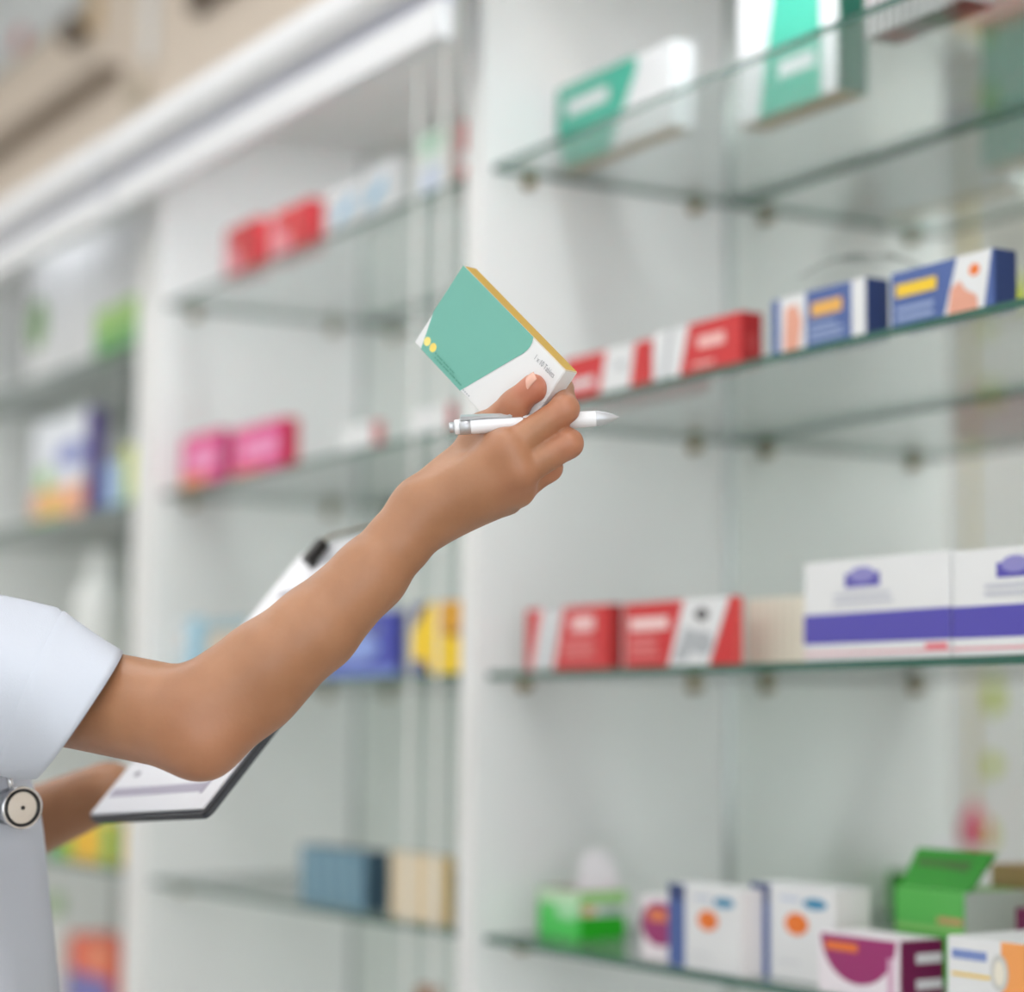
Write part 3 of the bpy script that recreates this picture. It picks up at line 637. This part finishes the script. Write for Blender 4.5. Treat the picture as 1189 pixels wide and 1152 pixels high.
fa.ball(J['olec'], .0180, .020)
# brachioradialis swell on the thumb side and the elbow hollow
C_(P(236, 815, 1.600), P(320, 762, 1.606), .017, .014, .012)
# palm: four metacarpals and the thumb ray
pn = np.array([-.5, .8, .1])
C_(J['wri'], J['i_m'], .0195, .0128, .014)
C_(J['wri'], J['m_m'], .0200, .0134, .014)
C_(J['wri'], J['r_m'], .0195, .0128, .014)
C_(P(505, 594, 1.672), J['p_m'], .0160, .0108, .02)
C_(J['wrl'], J['t_c'], .0155, .0140, .016)
C_(J['t_c'], J['t_m'], .0145, .0130, .016)
C_(J['i_m'], J['t_m'], .0095, .0105, .016)            # web of the thumb
fa.ball(P(591, 521, 1.645), .0094, .013); fa.ball(P(605, 549, 1.6445), .0096, .012); fa.ball(P(603, 569, 1.657), .0088, .009)  # knuckles
def finger(F_, j, radii, k=.004):
    for a, b, ra, rb in zip(j[:-1], j[1:], radii[:-1], radii[1:]): F_.cone(a, b, ra, rb, k)
def union_finger(names, radii, kroot=.007, kj=.005):
    g = Field(fa.lo, hi, fa.v); g.f[:] = .5
    js = [J[n] for n in names]
    finger(g, js, radii, kj)
    R = np.min(js, 0) - .03, np.max(js, 0) + .03
    sl, _ = fa.sub(*R)
    fa.merge(sl, g.f[sl], kroot, 'add')
union_finger(['p_m', 'p_p', 'p_d', 'p_t'], [.0108, .0088, .0078, .0068], .005)
union_finger(['r_m', 'r_p', 'r_d', 'r_t'], [.0114, .0098, .0088, .0076], .002)
union_finger(['m_m', 'm_p', 'm_d', 'm_t'], [.0122, .0106, .0092, .0078], .0018, .004)
union_finger(['i_m', 'i_p', 'i_d', 'i_t'], [.0120, .0102, .0088, .0074], .0014, .004)
union_finger(['t_m', 't_i', 't_t'], [.0125, .0108, .0086], .006)
fa.ball(P(623, 454, 1.656), .0076, .006)
# creases on the back of the thumb joint
for x0, y0, x1, y1 in ((589, 455, 604, 468), (593, 451, 608, 463)):
    C_(P(x0, y0, 1.645), P(x1, y1, 1.645), .0011, .0011, .003, None, 'cut')
C_(P(618, 518, 1.636), P(655, 498, 1.638), .0010, .0016, .004, None, 'cut')       # gap between index and middle finger
V1, Q1 = fa.mesh(); V1 = relax(V1, Q1, 3)

# ---- rest of the body, coarser: torso under the coat, head, left arm and hand, legs
HX, HYY = -1.965, .40
fb = Field((-2.42, .08, .02), (-1.62, .84, 1.80), .006)
B_ = fb.cone
cx, cy = -1.95, .43
B_((cx, cy, .92), (cx, cy, 1.18), .12, .112, .03, ((0, 1, 0), .75))
B_((cx, cy, 1.18), (cx, cy - .01, 1.34), .125, .12, .04, ((0, 1, 0), .72))
B_((cx - .13, cy - .01, 1.345), SHO, .042, .045, .03)
B_((cx, cy - .015, 1.36), (HX, HYY + .0, 1.50), .055, .05, .03)
head = np.array([HX, HYY + .02, 1.60])
B_(head + (0, -.02, .03), head + (0, .015, .03), .088, .084, .02)
B_(head + (0, .02, -.02), head + (0, .05, -.075), .066, .036, .03)
B_(head + (0, .088, .015), head + (0, .108, -.018), .008, .0125, .012)          # nose
B_(head + (-.018, .083, -.05), head + (.018, .083, -.05), .008, .008, .008)        # lips
for sx in (-1, 1):
    B_(head + (sx * .088, -.01, .02), head + (sx * .09, -.014, -.02), .012, .009, .006)   # ears
    B_(head + (sx * .02, .082, .034), head + (sx * .045, .072, .036), .007, .006, .01)    # brows
# left arm under the clipboard
LSH = np.array([cx - .19, cy - .01, 1.335]); LEL = P(-165, 1042, 2.10); LWR = P(126, 917, 2.005)
B_(LSH, LEL, .042, .038, .02); B_(LEL, LEL + (LWR - LEL) * .35, .039, .038, .02); B_(LEL + (LWR - LEL) * .35, LWR, .038, .0255, .02)
# clipboard frame
ct = np.array([-1.9263, .638, 1.2107]); cu = np.array([.9959, .073, .0543]); cv = np.array([-.0888, .6496, .7551])
cu /= np.linalg.norm(cu); cv -= cu * (cu @ cv); cv /= np.linalg.norm(cv); cn = np.cross(cu, cv)     # cn faces the person
CP = lambda u, v, h=0: ct + cu * u + cv * v + cn * h
for sx in (-1, 1):
    B_((cx + sx * .085, cy, .92), (cx + sx * .09, cy + .01, .5), .085, .055, .03); B_((cx + sx * .09, cy + .01, .5), (cx + sx * .09, cy - .01, .1), .052, .036, .03)
V2, Q2 = fb.mesh(); V2 = relax(V2, Q2, 2)
# left hand: palm under the board, four fingers spread below it, thumb along its left edge
fc = Field(CP(.09, .08, -.03) - .14, CP(.09, .08, -.03) + .14, .003)
pm = CP(.035, .07, -.030)
fc.cone(LWR - (LWR - LEL) * .12, LWR, .029, .0255, .02); fc.cone(LWR, pm, .024, .021, .02)
for k in range(4):
    kn = CP(.062 + .002 * k, .035 + .021 * k, -.024)
    fc.cone(pm, kn, .017, .0115, .014)
    j = [kn, CP(.100 + .004 * (k in (1, 2)), .034 + .024 * k, -.0150), CP(.124 + .006 * (k in (1, 2)), .034 + .026 * k, -.0125), CP(.142 + .008 * (k in (1, 2)), .034 + .027 * k, -.0118)]
    finger(fc, j, [.0112, .0095, .0085, .0072], .003)
finger(fc, [pm + cv * .012, CP(.012, .118, -.026), CP(.004, .142, -.018), CP(.004, .166, -.016)], [.017, .0125, .0105, .0088], .006)
V3, Q3 = fc.mesh(); V3 = relax(V3, Q3, 2)

PB = np.array([cx, cy, 0.0])
person = empty('person', tuple(PB)); tag(person, 'person in a short-sleeved white coat reaching up with a box and pen, holding a clipboard', 'person')
def weld(parts):
    """boolean union of closed surfaces into one continuous skin"""
    obs = [link('tmp', mesh('tmp', V - PB, Q, [])) for V, Q in parts]
    for o in obs[1:]:
        md = obs[0].modifiers.new('u', 'BOOLEAN'); md.operation = 'UNION'; md.solver = 'MANIFOLD'; md.object = o
    me = bpy.data.meshes.new_from_object(obs[0].evaluated_get(bpy.context.evaluated_depsgraph_get()))
    for o in obs: bpy.data.objects.remove(o)
    return me

def skin_material():
    m = bpy.data.materials.new('skin'); m.use_nodes = True; nt = m.node_tree; b = nt.nodes['Principled BSDF']
    tc = nt.nodes.new('ShaderNodeTexCoord')
    n1 = nt.nodes.new('ShaderNodeTexNoise'); n1.inputs['Scale'].default_value = 28; n1.inputs['Detail'].default_value = 5
    n2 = nt.nodes.new('ShaderNodeTexNoise'); n2.inputs['Scale'].default_value = 260; n2.inputs['Detail'].default_value = 3
    for n in (n1, n2): nt.links.new(tc.outputs['Object'], n.inputs['Vector'])
    mx = nt.nodes.new('ShaderNodeMix'); mx.data_type = 'RGBA'; mx.inputs[6].default_value = srgb(145, 97, 64); mx.inputs[7].default_value = srgb(181, 131, 97)
    nt.links.new(n1.outputs['Fac'], mx.inputs[0])
    at = nt.nodes.new('ShaderNodeAttribute'); at.attribute_name = 'blush'
    m2 = nt.nodes.new('ShaderNodeMix'); m2.data_type = 'RGBA'; m2.inputs[7].default_value = srgb(200, 122, 100)
    nt.links.new(at.outputs['Fac'], m2.inputs[0]); nt.links.new(mx.outputs[2], m2.inputs[6])
    nt.links.new(m2.outputs[2], b.inputs['Base Color'])
    b.inputs['Roughness'].default_value = .45; b.inputs['Specular IOR Level'].default_value = .55
    b.inputs['Subsurface Weight'].default_value = .12; b.inputs['Subsurface Radius'].default_value = (.012, .005, .003); b.inputs['Subsurface Scale'].default_value = .5
    bp = nt.nodes.new('ShaderNodeBump'); bp.inputs['Strength'].default_value = .25; bp.inputs['Distance'].default_value = .0006
    nt.links.new(n2.outputs['Fac'], bp.inputs['Height']); nt.links.new(bp.outputs['Normal'], b.inputs['Normal'])
    return m
SKIN = skin_material()
bme = weld([(V1, Q1), (V2, Q2), (V3, Q3)]); bme.name = 'body'; bme.materials.clear(); bme.materials.append(SKIN)
bme.polygons.foreach_set('use_smooth', [True] * len(bme.polygons)); bme.polygons.foreach_set('material_index', [0] * len(bme.polygons))
VV = np.zeros(len(bme.vertices) * 3); bme.vertices.foreach_get('co', VV); VV = VV.reshape(-1, 3)
at_ = bme.attributes.new('blush', 'FLOAT', 'POINT')
bl = np.zeros(len(VV))
for c, r, s_ in ((J['t_t'], .018, .9), (J['t_i'], .02, .45), (J['i_p'], .016, .45), (J['m_p'], .016, .45), (J['i_m'], .018, .25), (J['m_m'], .018, .3), (J['olec'], .04, .18), (J['r_p'], .016, .4), (head + (0, .09, -.05), .03, .5)):
    d2 = ((VV + PB - c) ** 2).sum(1); bl = np.maximum(bl, s_ * np.exp(-d2 / (r * r)))
at_.data.foreach_set('value', bl.astype(np.float32))
body = link('body', bme, person)
# thumb nail: small curved plate seated on the thumb
NAIL = mat('nail', (226, 176, 158), .25)
def nail(c, along, out, w, l):
    along = along / np.linalg.norm(along); out = out - along * (out @ along); out /= np.linalg.norm(out); sd = np.cross(along, out)
    V = []; Fc = []
    for i in range(9):
        for j in range(7):
            u = (i / 8 - .5) * 2; v = (j / 6 - .5) * 2
            ww = w * (1 - .18 * v * v) if v > 0 else w
            V.append(c + along * (l * v * (1 - .12 * u * u)) + sd * (ww * math.sin(u * 1.1) / math.sin(1.1)) + out * (.0022 + w * .62 * (math.cos(u * 1.1) - 1) - .0009 * v * v))
    for i in range(8):
        for j in range(6): a = i * 7 + j; Fc.append((a, a + 7, a + 8, a + 1))
    me = mesh('thumb_nail', [x - PB for x in V], Fc, NAIL, None, True); o = link('thumb_nail', me, person)
    md = o.modifiers.new('thick', 'SOLIDIFY'); md.thickness = .0007; md.offset = 0
    return o
nail(P(615.5, 442.5, 1.6462), J['t_t'] - J['t_i'], P(597, 430, 1.632) - P(615.5, 442.5, 1.6462), .0046, .0068)

# ---- coat
COAT = mat('coat_cotton', (198, 203, 214), .75, noise=.02, nscale=12, bump=.3, bscale=900)
def loft(name, rings, m, parent, close_top=False, th=.002, smooth=True):
    n = len(rings[0]); V = [p - PB for r in rings for p in r]; Fc = []
    for i in range(len(rings) - 1):
        for k in range(n): Fc.append((i * n + k, i * n + (k + 1) % n, (i + 1) * n + (k + 1) % n, (i + 1) * n + k))
    o = link(name, mesh(name, V, Fc, m, None, smooth), parent)
    if th: md = o.modifiers.new('cloth_thickness', 'SOLIDIFY'); md.thickness = th; md.offset = 1
    return o
coat_prof = [(.56, .235, .195), (.70, .235, .197), (.85, .231, .195), (.97, .222, .186), (1.06, .208, .172), (1.14, .198, .163), (1.22, .190, .155), (1.29, .183, .133), (1.34, .176, .122), (1.375, .15, .105), (1.405, .11, .088), (1.43, .075, .07)]
rings = []
zs_ = np.linspace(.56, 1.43, 60); A_ = np.interp(zs_, [q[0] for q in coat_prof], [q[1] for q in coat_prof]); Bq = np.interp(zs_, [q[0] for q in coat_prof], [q[2] for q in coat_prof])
for z, a, b in zip(zs_, A_, Bq):
    r = []
    for k in range(96):
        th = 2 * math.pi * k / 96; cw_, sw_ = math.cos(th), math.sin(th)
        f = (abs(cw_) ** 2.5 + abs(sw_) ** 2.5) ** (-1 / 2.5)
        fold = .006 * math.sin(7 * th + 2.2 * math.sin(z * 5)) * max(0, 1.2 - z) * 2 + .003 * math.sin(11 * th + z * 14)
        r.append(np.array([cx + (a * f + fold) * cw_, cy + (b * f + fold) * sw_, z]))
    rings.append(r)
coat = loft('coat', rings, COAT, person)
def coat_pt(dx, z, off=.003):
    """point on the coat front at x offset dx"""
    a = np.interp(z, [q[0] for q in coat_prof], [q[1] for q in coat_prof]); b = np.interp(z, [q[0] for q in coat_prof], [q[2] for q in coat_prof])
    u = min(abs(dx) / a, .98); return np.array([cx + dx, cy + b * (1 - u ** 2.5) ** (1 / 2.5) + off, z])
pk = []
for z in np.linspace(.57, 1.30, 40): pk.append((coat_pt(-.022, z, .006), coat_pt(.022, z, .006)))
V = [q - PB for a, b in pk for q in (a, b)]
pl = link('placket', mesh('placket', V, [(2 * i, 2 * i + 1, 2 * i + 3, 2 * i + 2) for i in range(39)], COAT, None, True), coat)
pl.modifiers.new('t', 'SOLIDIFY').thickness = .003
for z in (.85, .98, 1.11, 1.24):
    q = coat_pt(0, z, .008) - PB; link('button', lathe_me('button', [(0, 0), (.008, 0), (.008, .003), (.006, .004), (0, .0035)], WHITE, 16, (0, 1, 0), q), coat)
# collar
cr = []
for k in range(48):
    th = 2 * math.pi * k / 48; cr.append(np.array([cx + .078 * math.cos(th), cy - .01 + .07 * math.sin(th), 1.425 + .01 * math.sin(th - 1.57)]))
loft('collar', [[q + np.array([0, 0, .0]) for q in cr], [q * np.array([1, 1, 1]) + (np.array([cx, cy, 0]) - q) * np.array([.1, .1, 0]) + np.array([0, 0, .03]) for q in cr], [q + (q - np.array([cx, cy, 1.4])) * np.array([.18, .18, 0]) + np.array([0, 0, -.022]) for q in cr]], COAT, coat, th=.003)

# sleeves: rings from the shoulder to the hem
def sleeve(name, ctrs, e1s, e2s, nr=34, cuff_from=.70, wr=.0055):
    ts = np.linspace(0, 1, nr); tk = np.linspace(0, 1, len(ctrs))
    def itp(a, t): a = np.array(a); return np.array([np.interp(t, tk, a[:, i]) for i in range(3)])
    def ring(t, g=1.0, seed=0):
        c, a, b = itp(ctrs, t), itp(e1s, t), itp(e2s, t); r = []
        for k in range(64):
            th = 2 * math.pi * k / 64; wv = 1 + wr / .06 * (math.sin(3 * th + 6 * t) * .5 + .5 * math.sin(5 * th - 9 * t + 1)) * (1 - .6 * t)
            r.append(c + (a * math.cos(th) + b * math.sin(th)) * wv * g)
        return r
    rs = [ring(t) for t in ts]
    rs += [ring(1 - .004, .955), ring(.8, .94), ring(.6, .92)]            # turned-in inner layer
    sl = loft(name, rs, COAT, coat, th=0)
    cs = [ring(t, 1.018 if t < .999 else 1.012) for t in np.linspace(cuff_from, 1.004, 9)] + [ring(1.003, .985)]
    cs = [ring(cuff_from - .004, 1.004)] + cs
    loft('cuff', cs, COAT, sl, th=0)
    return sl
c0 = SHO + np.array([-.06, -.005, .0]); c1 = P(-60, 800, 1.695); c2 = P(30, 800, 1.668); c3 = P(93, 828, 1.650)
up_ = lambda x, y, d, c: P(x, y, d) - c
tw = -FW
sleeve('sleeve', [c0, c1, c2, c3],
       [np.array([.02, .0, .095]), up_(-50, 688, 1.70, c1), up_(66, 706, 1.675, c2), up_(143, 755, 1.65, c3)],
       [np.array([.04, -.085, 0]), tw * .082 + RT * .02, tw * .072 + RT * .015, tw * .068 + RT * .02])
d_ = (LEL - LSH) / np.linalg.norm(LEL - LSH)
lc = [LSH + np.array([.06, 0, 0]), LSH + np.array([-.004, 0, -.015]), LSH + d_ * .10, LSH + d_ * .18]
sleeve('sleeve', lc, [np.array([-.02, 0, .095]), np.array([-.055, 0, .06]), np.array([-.068, 0, .02]), np.array([-.062, 0, .01])], [np.array([-.04, -.085, 0]), np.array([0, -.08, 0]), np.array([0, -.068, .02]), np.array([0, -.06, .02])])

# hair, eyes, trousers, shoes (out of the picture on the left)
HAIR = mat('dark_hair', (38, 28, 24), .45, noise=.3, nscale=60)
fh_ = Field(head - .17, head + .17, .005)
fh_.cone(head + (0, -.035, .045), head + (0, -.005, .05), .098, .093, .01); fh_.cone(head + (0, -.05, .02), head + (0, -.06, -.06), .085, .06, .03); fh_.cone(head + (0, -.13, .03), head + (0, -.135, .02), .035, .03, .02)
fh_.cone(head + (0, .1, -.03), head + (0, .1, -.02), .085, .08, .015, None, 'cut')
Vh, Qh = fh_.mesh(); link('hair', mesh('hair', relax(Vh, Qh, 2) - PB, Qh, HAIR, None, True), person)
EYE = mat('eye_white', (236, 232, 226), .2); IRIS = mat('iris', (50, 34, 24), .2)
for sx in (-1, 1):
    ec = head + np.array([sx * .031, .068, .016]) - PB
    e = link('eye', lathe_me('eye', [(.013 * math.sin(a), -.013 * math.cos(a)) for a in np.linspace(0, math.pi, 9)], EYE, 16, (0, 1, 0), ec), person)
    link('iris', lathe_me('iris', [(0, .0134), (.003, .0133), (.0058, .012), (.006, .0112)], IRIS, 14, (0, 1, 0), ec), e)
TRO = mat('trousers_navy', (46, 54, 76), .8, noise=.05, nscale=60)
SHOE = mat('shoe_white', (226, 226, 224), .5)
ft = Field((cx - .26, cy - .2, .05), (cx + .26, cy + .2, 1.0), .009)
for sx in (-1, 1):
    ft.cone((cx + sx * .08, cy, .93), (cx + sx * .09, cy + .01, .5), .105, .078, .03, ((0, 1, 0), .95)); ft.cone((cx + sx * .09, cy + .01, .5), (cx + sx * .09, cy - .01, .11), .076, .062, .02)
Vt, Qt = ft.mesh(); link('trousers', mesh('trousers', relax(Vt, Qt, 2) - PB, Qt, TRO, None, True), person)
for sx in (-1, 1):
    fs = Field((cx + sx * .09 - .08, cy - .13, -.02), (cx + sx * .09 + .08, cy + .24, .16), .005)
    fs.cone((cx + sx * .09, cy - .05, .04), (cx + sx * .095, cy + .12, .032), .042, .04, .01); fs.cone((cx + sx * .09, cy - .03, .05), (cx + sx * .09, cy - .02, .11), .042, .045, .02)
    fs.f = np.maximum(fs.f, np.broadcast_to((.002 - (fs.lo[2] + fs.v * np.arange(fs.n[2])))[None, None, :], fs.f.shape).astype(np.float32))
    Vs, Qs = fs.mesh(); link('shoe', mesh('shoe', Vs - PB, Qs, SHOE, None, True), person)

# ================================================================== HELD THINGS
# ---- tablet box in the hand
bt = np.array([-1.5069040705686019, 0.7707928399790976, 1.633958167766476])
bR = np.array([[0.6806801740585235, -0.6243740479145851, -0.3831860500258501], [0.2937912691187434, -0.24650164967697585, 0.923538643964684], [-0.6710895550023528, -0.7412111608693468, 0.015646858133795835]])
bd = np.array([0.12922613818045917, 0.07181084708588555, 0.0145])
hw_, hd_, hh_ = bd[0], bd[2], bd[1]
# local frame of carton_mesh: x = u, y = thickness (away), z = -v
hb_me = carton_mesh(hw_, hd_, hh_, cW, {'T': cGOLD, 'B': cGOLD}, [('F', T2, cm(112, 178, 163)), ('F', ell(.08, .113, .026, .05), cm(244, 226, 132)), ('F', ell(.14, .113, .026, .05), cm(244, 218, 112))]
                    + [('F', rect(u0, v - .008, u0 + wdt, v + .008), cm(88, 156, 138)) for u0, v, n in ((.175, .09, 9), (.19, .055, 13)) for wdt, u0 in [((.012 + .006 * ((k * 7) % 3)) , u0 + k * .0215) for k in range(n)]]
                    + [('F', rect(.485 + .018 * k, .03, .497 + .018 * k, .044), cGREY) for k in range(4)], bev=.0006)
hb = link('tablet_box', hb_me)
xa, ya, za = bR[:, 0], bR[:, 2], -bR[:, 1]
org = bt + bR[:, 0] * hw_ / 2 + bR[:, 1] * hh_ + bR[:, 2] * hd_ / 2
hb.matrix_world = Matrix(((xa[0], ya[0], za[0], org[0]), (xa[1], ya[1], za[1], org[1]), (xa[2], ya[2], za[2], org[2]), (0, 0, 0, 1)))
tag(hb, 'teal and white tablet box with gold edge held up in the hand', 'box', 'teal tablet boxes')
fcv = bpy.data.curves.new('printed_text', 'FONT'); fcv.body = '1 x 10 Tablets'; fcv.size = .0072; fcv.align_x = 'LEFT'
to = bpy.data.objects.new('tmp', fcv); COL.objects.link(to)
dg = bpy.context.evaluated_depsgraph_get(); tm = bpy.data.meshes.new_from_object(to.evaluated_get(dg)); bpy.data.objects.remove(to)
wx = max(v.co.x for v in tm.vertices)
for v in tm.vertices: v.co = Vector((-hw_ / 2 + hw_ * .775 + v.co.x * (hw_ * .185 / wx), -hd_ / 2 - .0004, hh_ * .84 + v.co.y * .85))
tm.materials.clear(); tm.materials.append(mat('grey_ink', (150, 152, 156), .5))
link('printed_text', tm, hb)

# ---- ballpoint pen
a = P(521.5, 496.5, 1.652); b = P(719, 484.5, 1.664); L = np.linalg.norm(b - a); ad = (b - a) / L
pen = empty('ballpoint_pen', tuple(a)); tag(pen, 'white ballpoint pen with silver clip and tip held between the fingers', 'pen')
PENW = mat('pen_white', (238, 239, 242), .3); ox = (0, 0, 0)
pr = .0058
link('barrel', lathe_me('barrel', [(pr * .95, L * .125), (pr, L * .14), (pr, L * .5), (pr * 1.02, L * .8), (pr * .98, L * .862)], PENW, 28, ad, ox), pen)
link('tip_cone', lathe_me('tip_cone', [(pr * .98, L * .862), (pr * .93, L * .885), (pr * .78, L * .92), (pr * .54, L * .952), (pr * .28, L * .978), (pr * .15, L * .987), (.0005, L)], SATIN, 28, ad, ox), pen)
link('collar_ring', lathe_me('collar_ring', [(pr * .9, L * .06), (pr * 1.02, L * .062), (pr * 1.02, L * .125), (pr * .95, L * .127)], SATIN, 28, ad, ox), pen)
link('shoulder', lathe_me('shoulder', [(pr * .5, L * .03), (pr * .92, L * .033), (pr * .96, L * .06), (pr * .9, L * .062)], PENW, 28, ad, ox), pen)
link('push_button', lathe_me('push_button', [(0, 0), (pr * .6, 0), (pr * .64, L * .006), (pr * .64, L * .034), (0, L * .034)], SATIN, 22, ad, ox), pen)
cdir = UP - ad * (UP @ ad); cdir = cdir - FW * .45; cdir -= ad * (cdir @ ad); cdir /= np.linalg.norm(cdir); sdr = np.cross(ad, cdir)
def cl(t, h, s): return ad * (L * t) + cdir * h + sdr * s
prof = [(.068, .0052, .0068), (.072, .0058, .0086), (.20, .0066, .0084), (.345, .0058, .0076), (.362, .0056, .0086), (.372, .0066, .0084)]
V = []; 
for t, h0, h1 in prof:
    for hh, ss in ((h0, -.0024), (h0, .0024), (h1, .0020), (h1, -.0020)): V.append(cl(t, hh, ss))
Fc = [(i * 4 + k, i * 4 + (k + 1) % 4, (i + 1) * 4 + (k + 1) % 4, (i + 1) * 4 + k) for i in range(len(prof) - 1) for k in range(4)] + [(3, 2, 1, 0), tuple(range(len(V) - 4, len(V)))]
link('clip', mesh('clip', V, Fc, SATIN), pen)

# ---- clipboard
cb = empty('clipboard', tuple(CP(.1125, 0))); tag(cb, 'dark grey clipboard with printed white sheets held behind the raised arm', 'clipboard')
W_, H_ = .225, .315
def slab(name, u0, v0, u1, v1, h0, h1, rad, m, parent, org):
    pts = []
    for (cu_, cv_, a0) in ((u1 - rad, v1 - rad, 0), (u0 + rad, v1 - rad, 90), (u0 + rad, v0 + rad, 180), (u1 - rad, v0 + rad, 270)):
        for k in range(6): an = math.radians(a0 + 18 * k); pts.append((cu_ + rad * math.cos(an), cv_ + rad * math.sin(an)))
    n = len(pts); V = [CP(u, v, h0) - org for u, v in pts] + [CP(u, v, h1) - org for u, v in pts]
    Fc = [tuple(range(n - 1, -1, -1)), tuple(range(n, 2 * n))] + [(i, (i + 1) % n, n + (i + 1) % n, n + i) for i in range(n)]
    return link(name, mesh(name, V, Fc, m), parent)
og = CP(.1125, 0)
BOARD = mat('clipboard_grey', (62, 66, 74), .5, noise=.05, nscale=50)
slab('board', 0, 0, W_, H_, -.0045, -.0008, .008, BOARD, cb, og)
slab('folder_sheet', .0, .0, W_, H_ - .004, -.0004, .0016, .006, mat('folder_dark', (44, 47, 54), .45), cb, og)
pgs = slab('paper_sheets', .002, .004, W_ - .005, H_ - .006, .0020, .0036, .001, PAPER, cb, og)
INKG = mat('ink_grey', (140, 137, 150), .6); INKL = mat('ink_band', (182, 176, 192), .6)
def pr_(u0, v0, u1, v1, m): slab('printed_band', u0, v0, u1, v1, .0037, .0039, .0004, m, pgs, og)
pr_(.012, .022, W_ - .03, .031, INKL)
pr_(.030, .044, .040, .049, INKG)
for i in range(9):
    vv = .060 + i * .0125; pr_(.03, vv, .03 + .11 + .035 * ((i * 5) % 3), vv + .004, INKG)
pr_(W_ - .034, .02, W_ - .028, .20, INKL)
pr_(.03, .22, W_ - .03, .226, INKL); pr_(.03, .25, .15, .256, INKG)
# clip: plate, dark jaw ends, wire lever
CLB = mat('clip_dark', (46, 44, 42), .35, .6)
slab('clip_plate', .055, H_ - .028, .17, H_ - .004, .0042, .0062, .003, SATIN, cb, og)
for u in (.05, .162):
    slab('clip_jaw', u, H_ - .032, u + .012, H_ - .006, .0042, .016, .003, CLB, cb, og)
link('clip_wire', tube_me('clip_wire', [p_ - og for p_ in bez([CP(.056, H_ - .012, .013), CP(.06, H_ + .0, .011), CP(.09, H_ + .003, .010), CP(.135, H_ + .003, .010), CP(.165, H_ + .0, .011), CP(.168, H_ - .012, .013)], 8)], .0013, mat('clip_brass', (128, 112, 88), .3, .9)), cb)

# ---- stethoscope hanging on the chest
sc_ = P(25, 938, 1.742)
so = empty('stethoscope', tuple(sc_)); tag(so, 'silver stethoscope chest piece hanging on the front of the white coat', 'stethoscope')
fdir = -FW * .72 + RT * .69 + UP * .06; fdir /= np.linalg.norm(fdir)
rr_ = .0166
STE = mat('polished_steel', (214, 214, 216), .18, .95)
link('chest_piece', lathe_me('chest_piece', [(0, -.012), (rr_ * .5, -.012), (rr_ * .9, -.006), (rr_ * 1.0, -.001), (rr_ * 1.0, .0014), (rr_ * .93, .0022), (rr_ * .86, .0018)], STE, 36, fdir), so)
link('black_ring', lathe_me('black_ring', [(rr_ * .87, .0014), (rr_ * .86, .0027), (rr_ * .74, .0027), (rr_ * .73, .0014)], BLACK, 36, fdir), so)
dia = link('diaphragm', lathe_me('diaphragm', [(rr_ * .74, .0016), (rr_ * .5, .0021), (rr_ * .1, .0023), (0, .0023)], mat('diaphragm', (220, 220, 219), .22, .95, noise=.04, nscale=150), 36, fdir), so)
link('centre_screw', lathe_me('centre_screw', [(rr_ * .1, .0024), (rr_ * .08, .0034), (0, .0034)], BLACK, 14, fdir), dia)
link('bell', lathe_me('bell', [(rr_ * .4, -.012), (rr_ * .55, -.016), (rr_ * .85, -.021), (rr_ * .8, -.022), (0, -.018)], STE, 30, fdir), so)
stem0 = P(14, 918, 1.742) - sc_; stem1 = P(8, 892, 1.745) - sc_
link('stem', tube_me('stem', [stem0, (stem0 + stem1) / 2, stem1], .0024, STE), so)
TUB = mat('tubing_grey', (150, 156, 168), .45)
neckr = np.array([cx + .09, cy + .03, 1.44]); neckb = np.array([cx, cy - .10, 1.455]); neckl = np.array([cx - .09, cy + .03, 1.44])
path = [P(8, 893, 1.745), coat_pt(.115, 1.28, .012), coat_pt(.112, 1.34, .012), neckr + (0.012, 0.03, 0), neckb, neckl + (-.012, .03, 0), coat_pt(-.1, 1.33, .014), coat_pt(-.09, 1.2, .014), coat_pt(-.07, 1.12, .014)]
link('tubing', tube_me('tubing', [p_ - sc_ for p_ in bez(path, 10)], .0042, TUB, 12), so)
for dx in (-.03, .02):
    q = [coat_pt(-.07, 1.12, .014), coat_pt(-.07 + dx, 1.06, .016), coat_pt(-.07 + dx * 1.5, .98, .016)]
    link('ear_tube', tube_me('ear_tube', [p_ - sc_ for p_ in bez(q, 8)], .0026, STE), so)
    link('ear_tip', lathe_me('ear_tip', [(0, -.008), (.005, -.006), (.006, 0), (.004, .006), (0, .007)], BLACK, 14, (0, 0, 1), q[-1] - sc_), so)
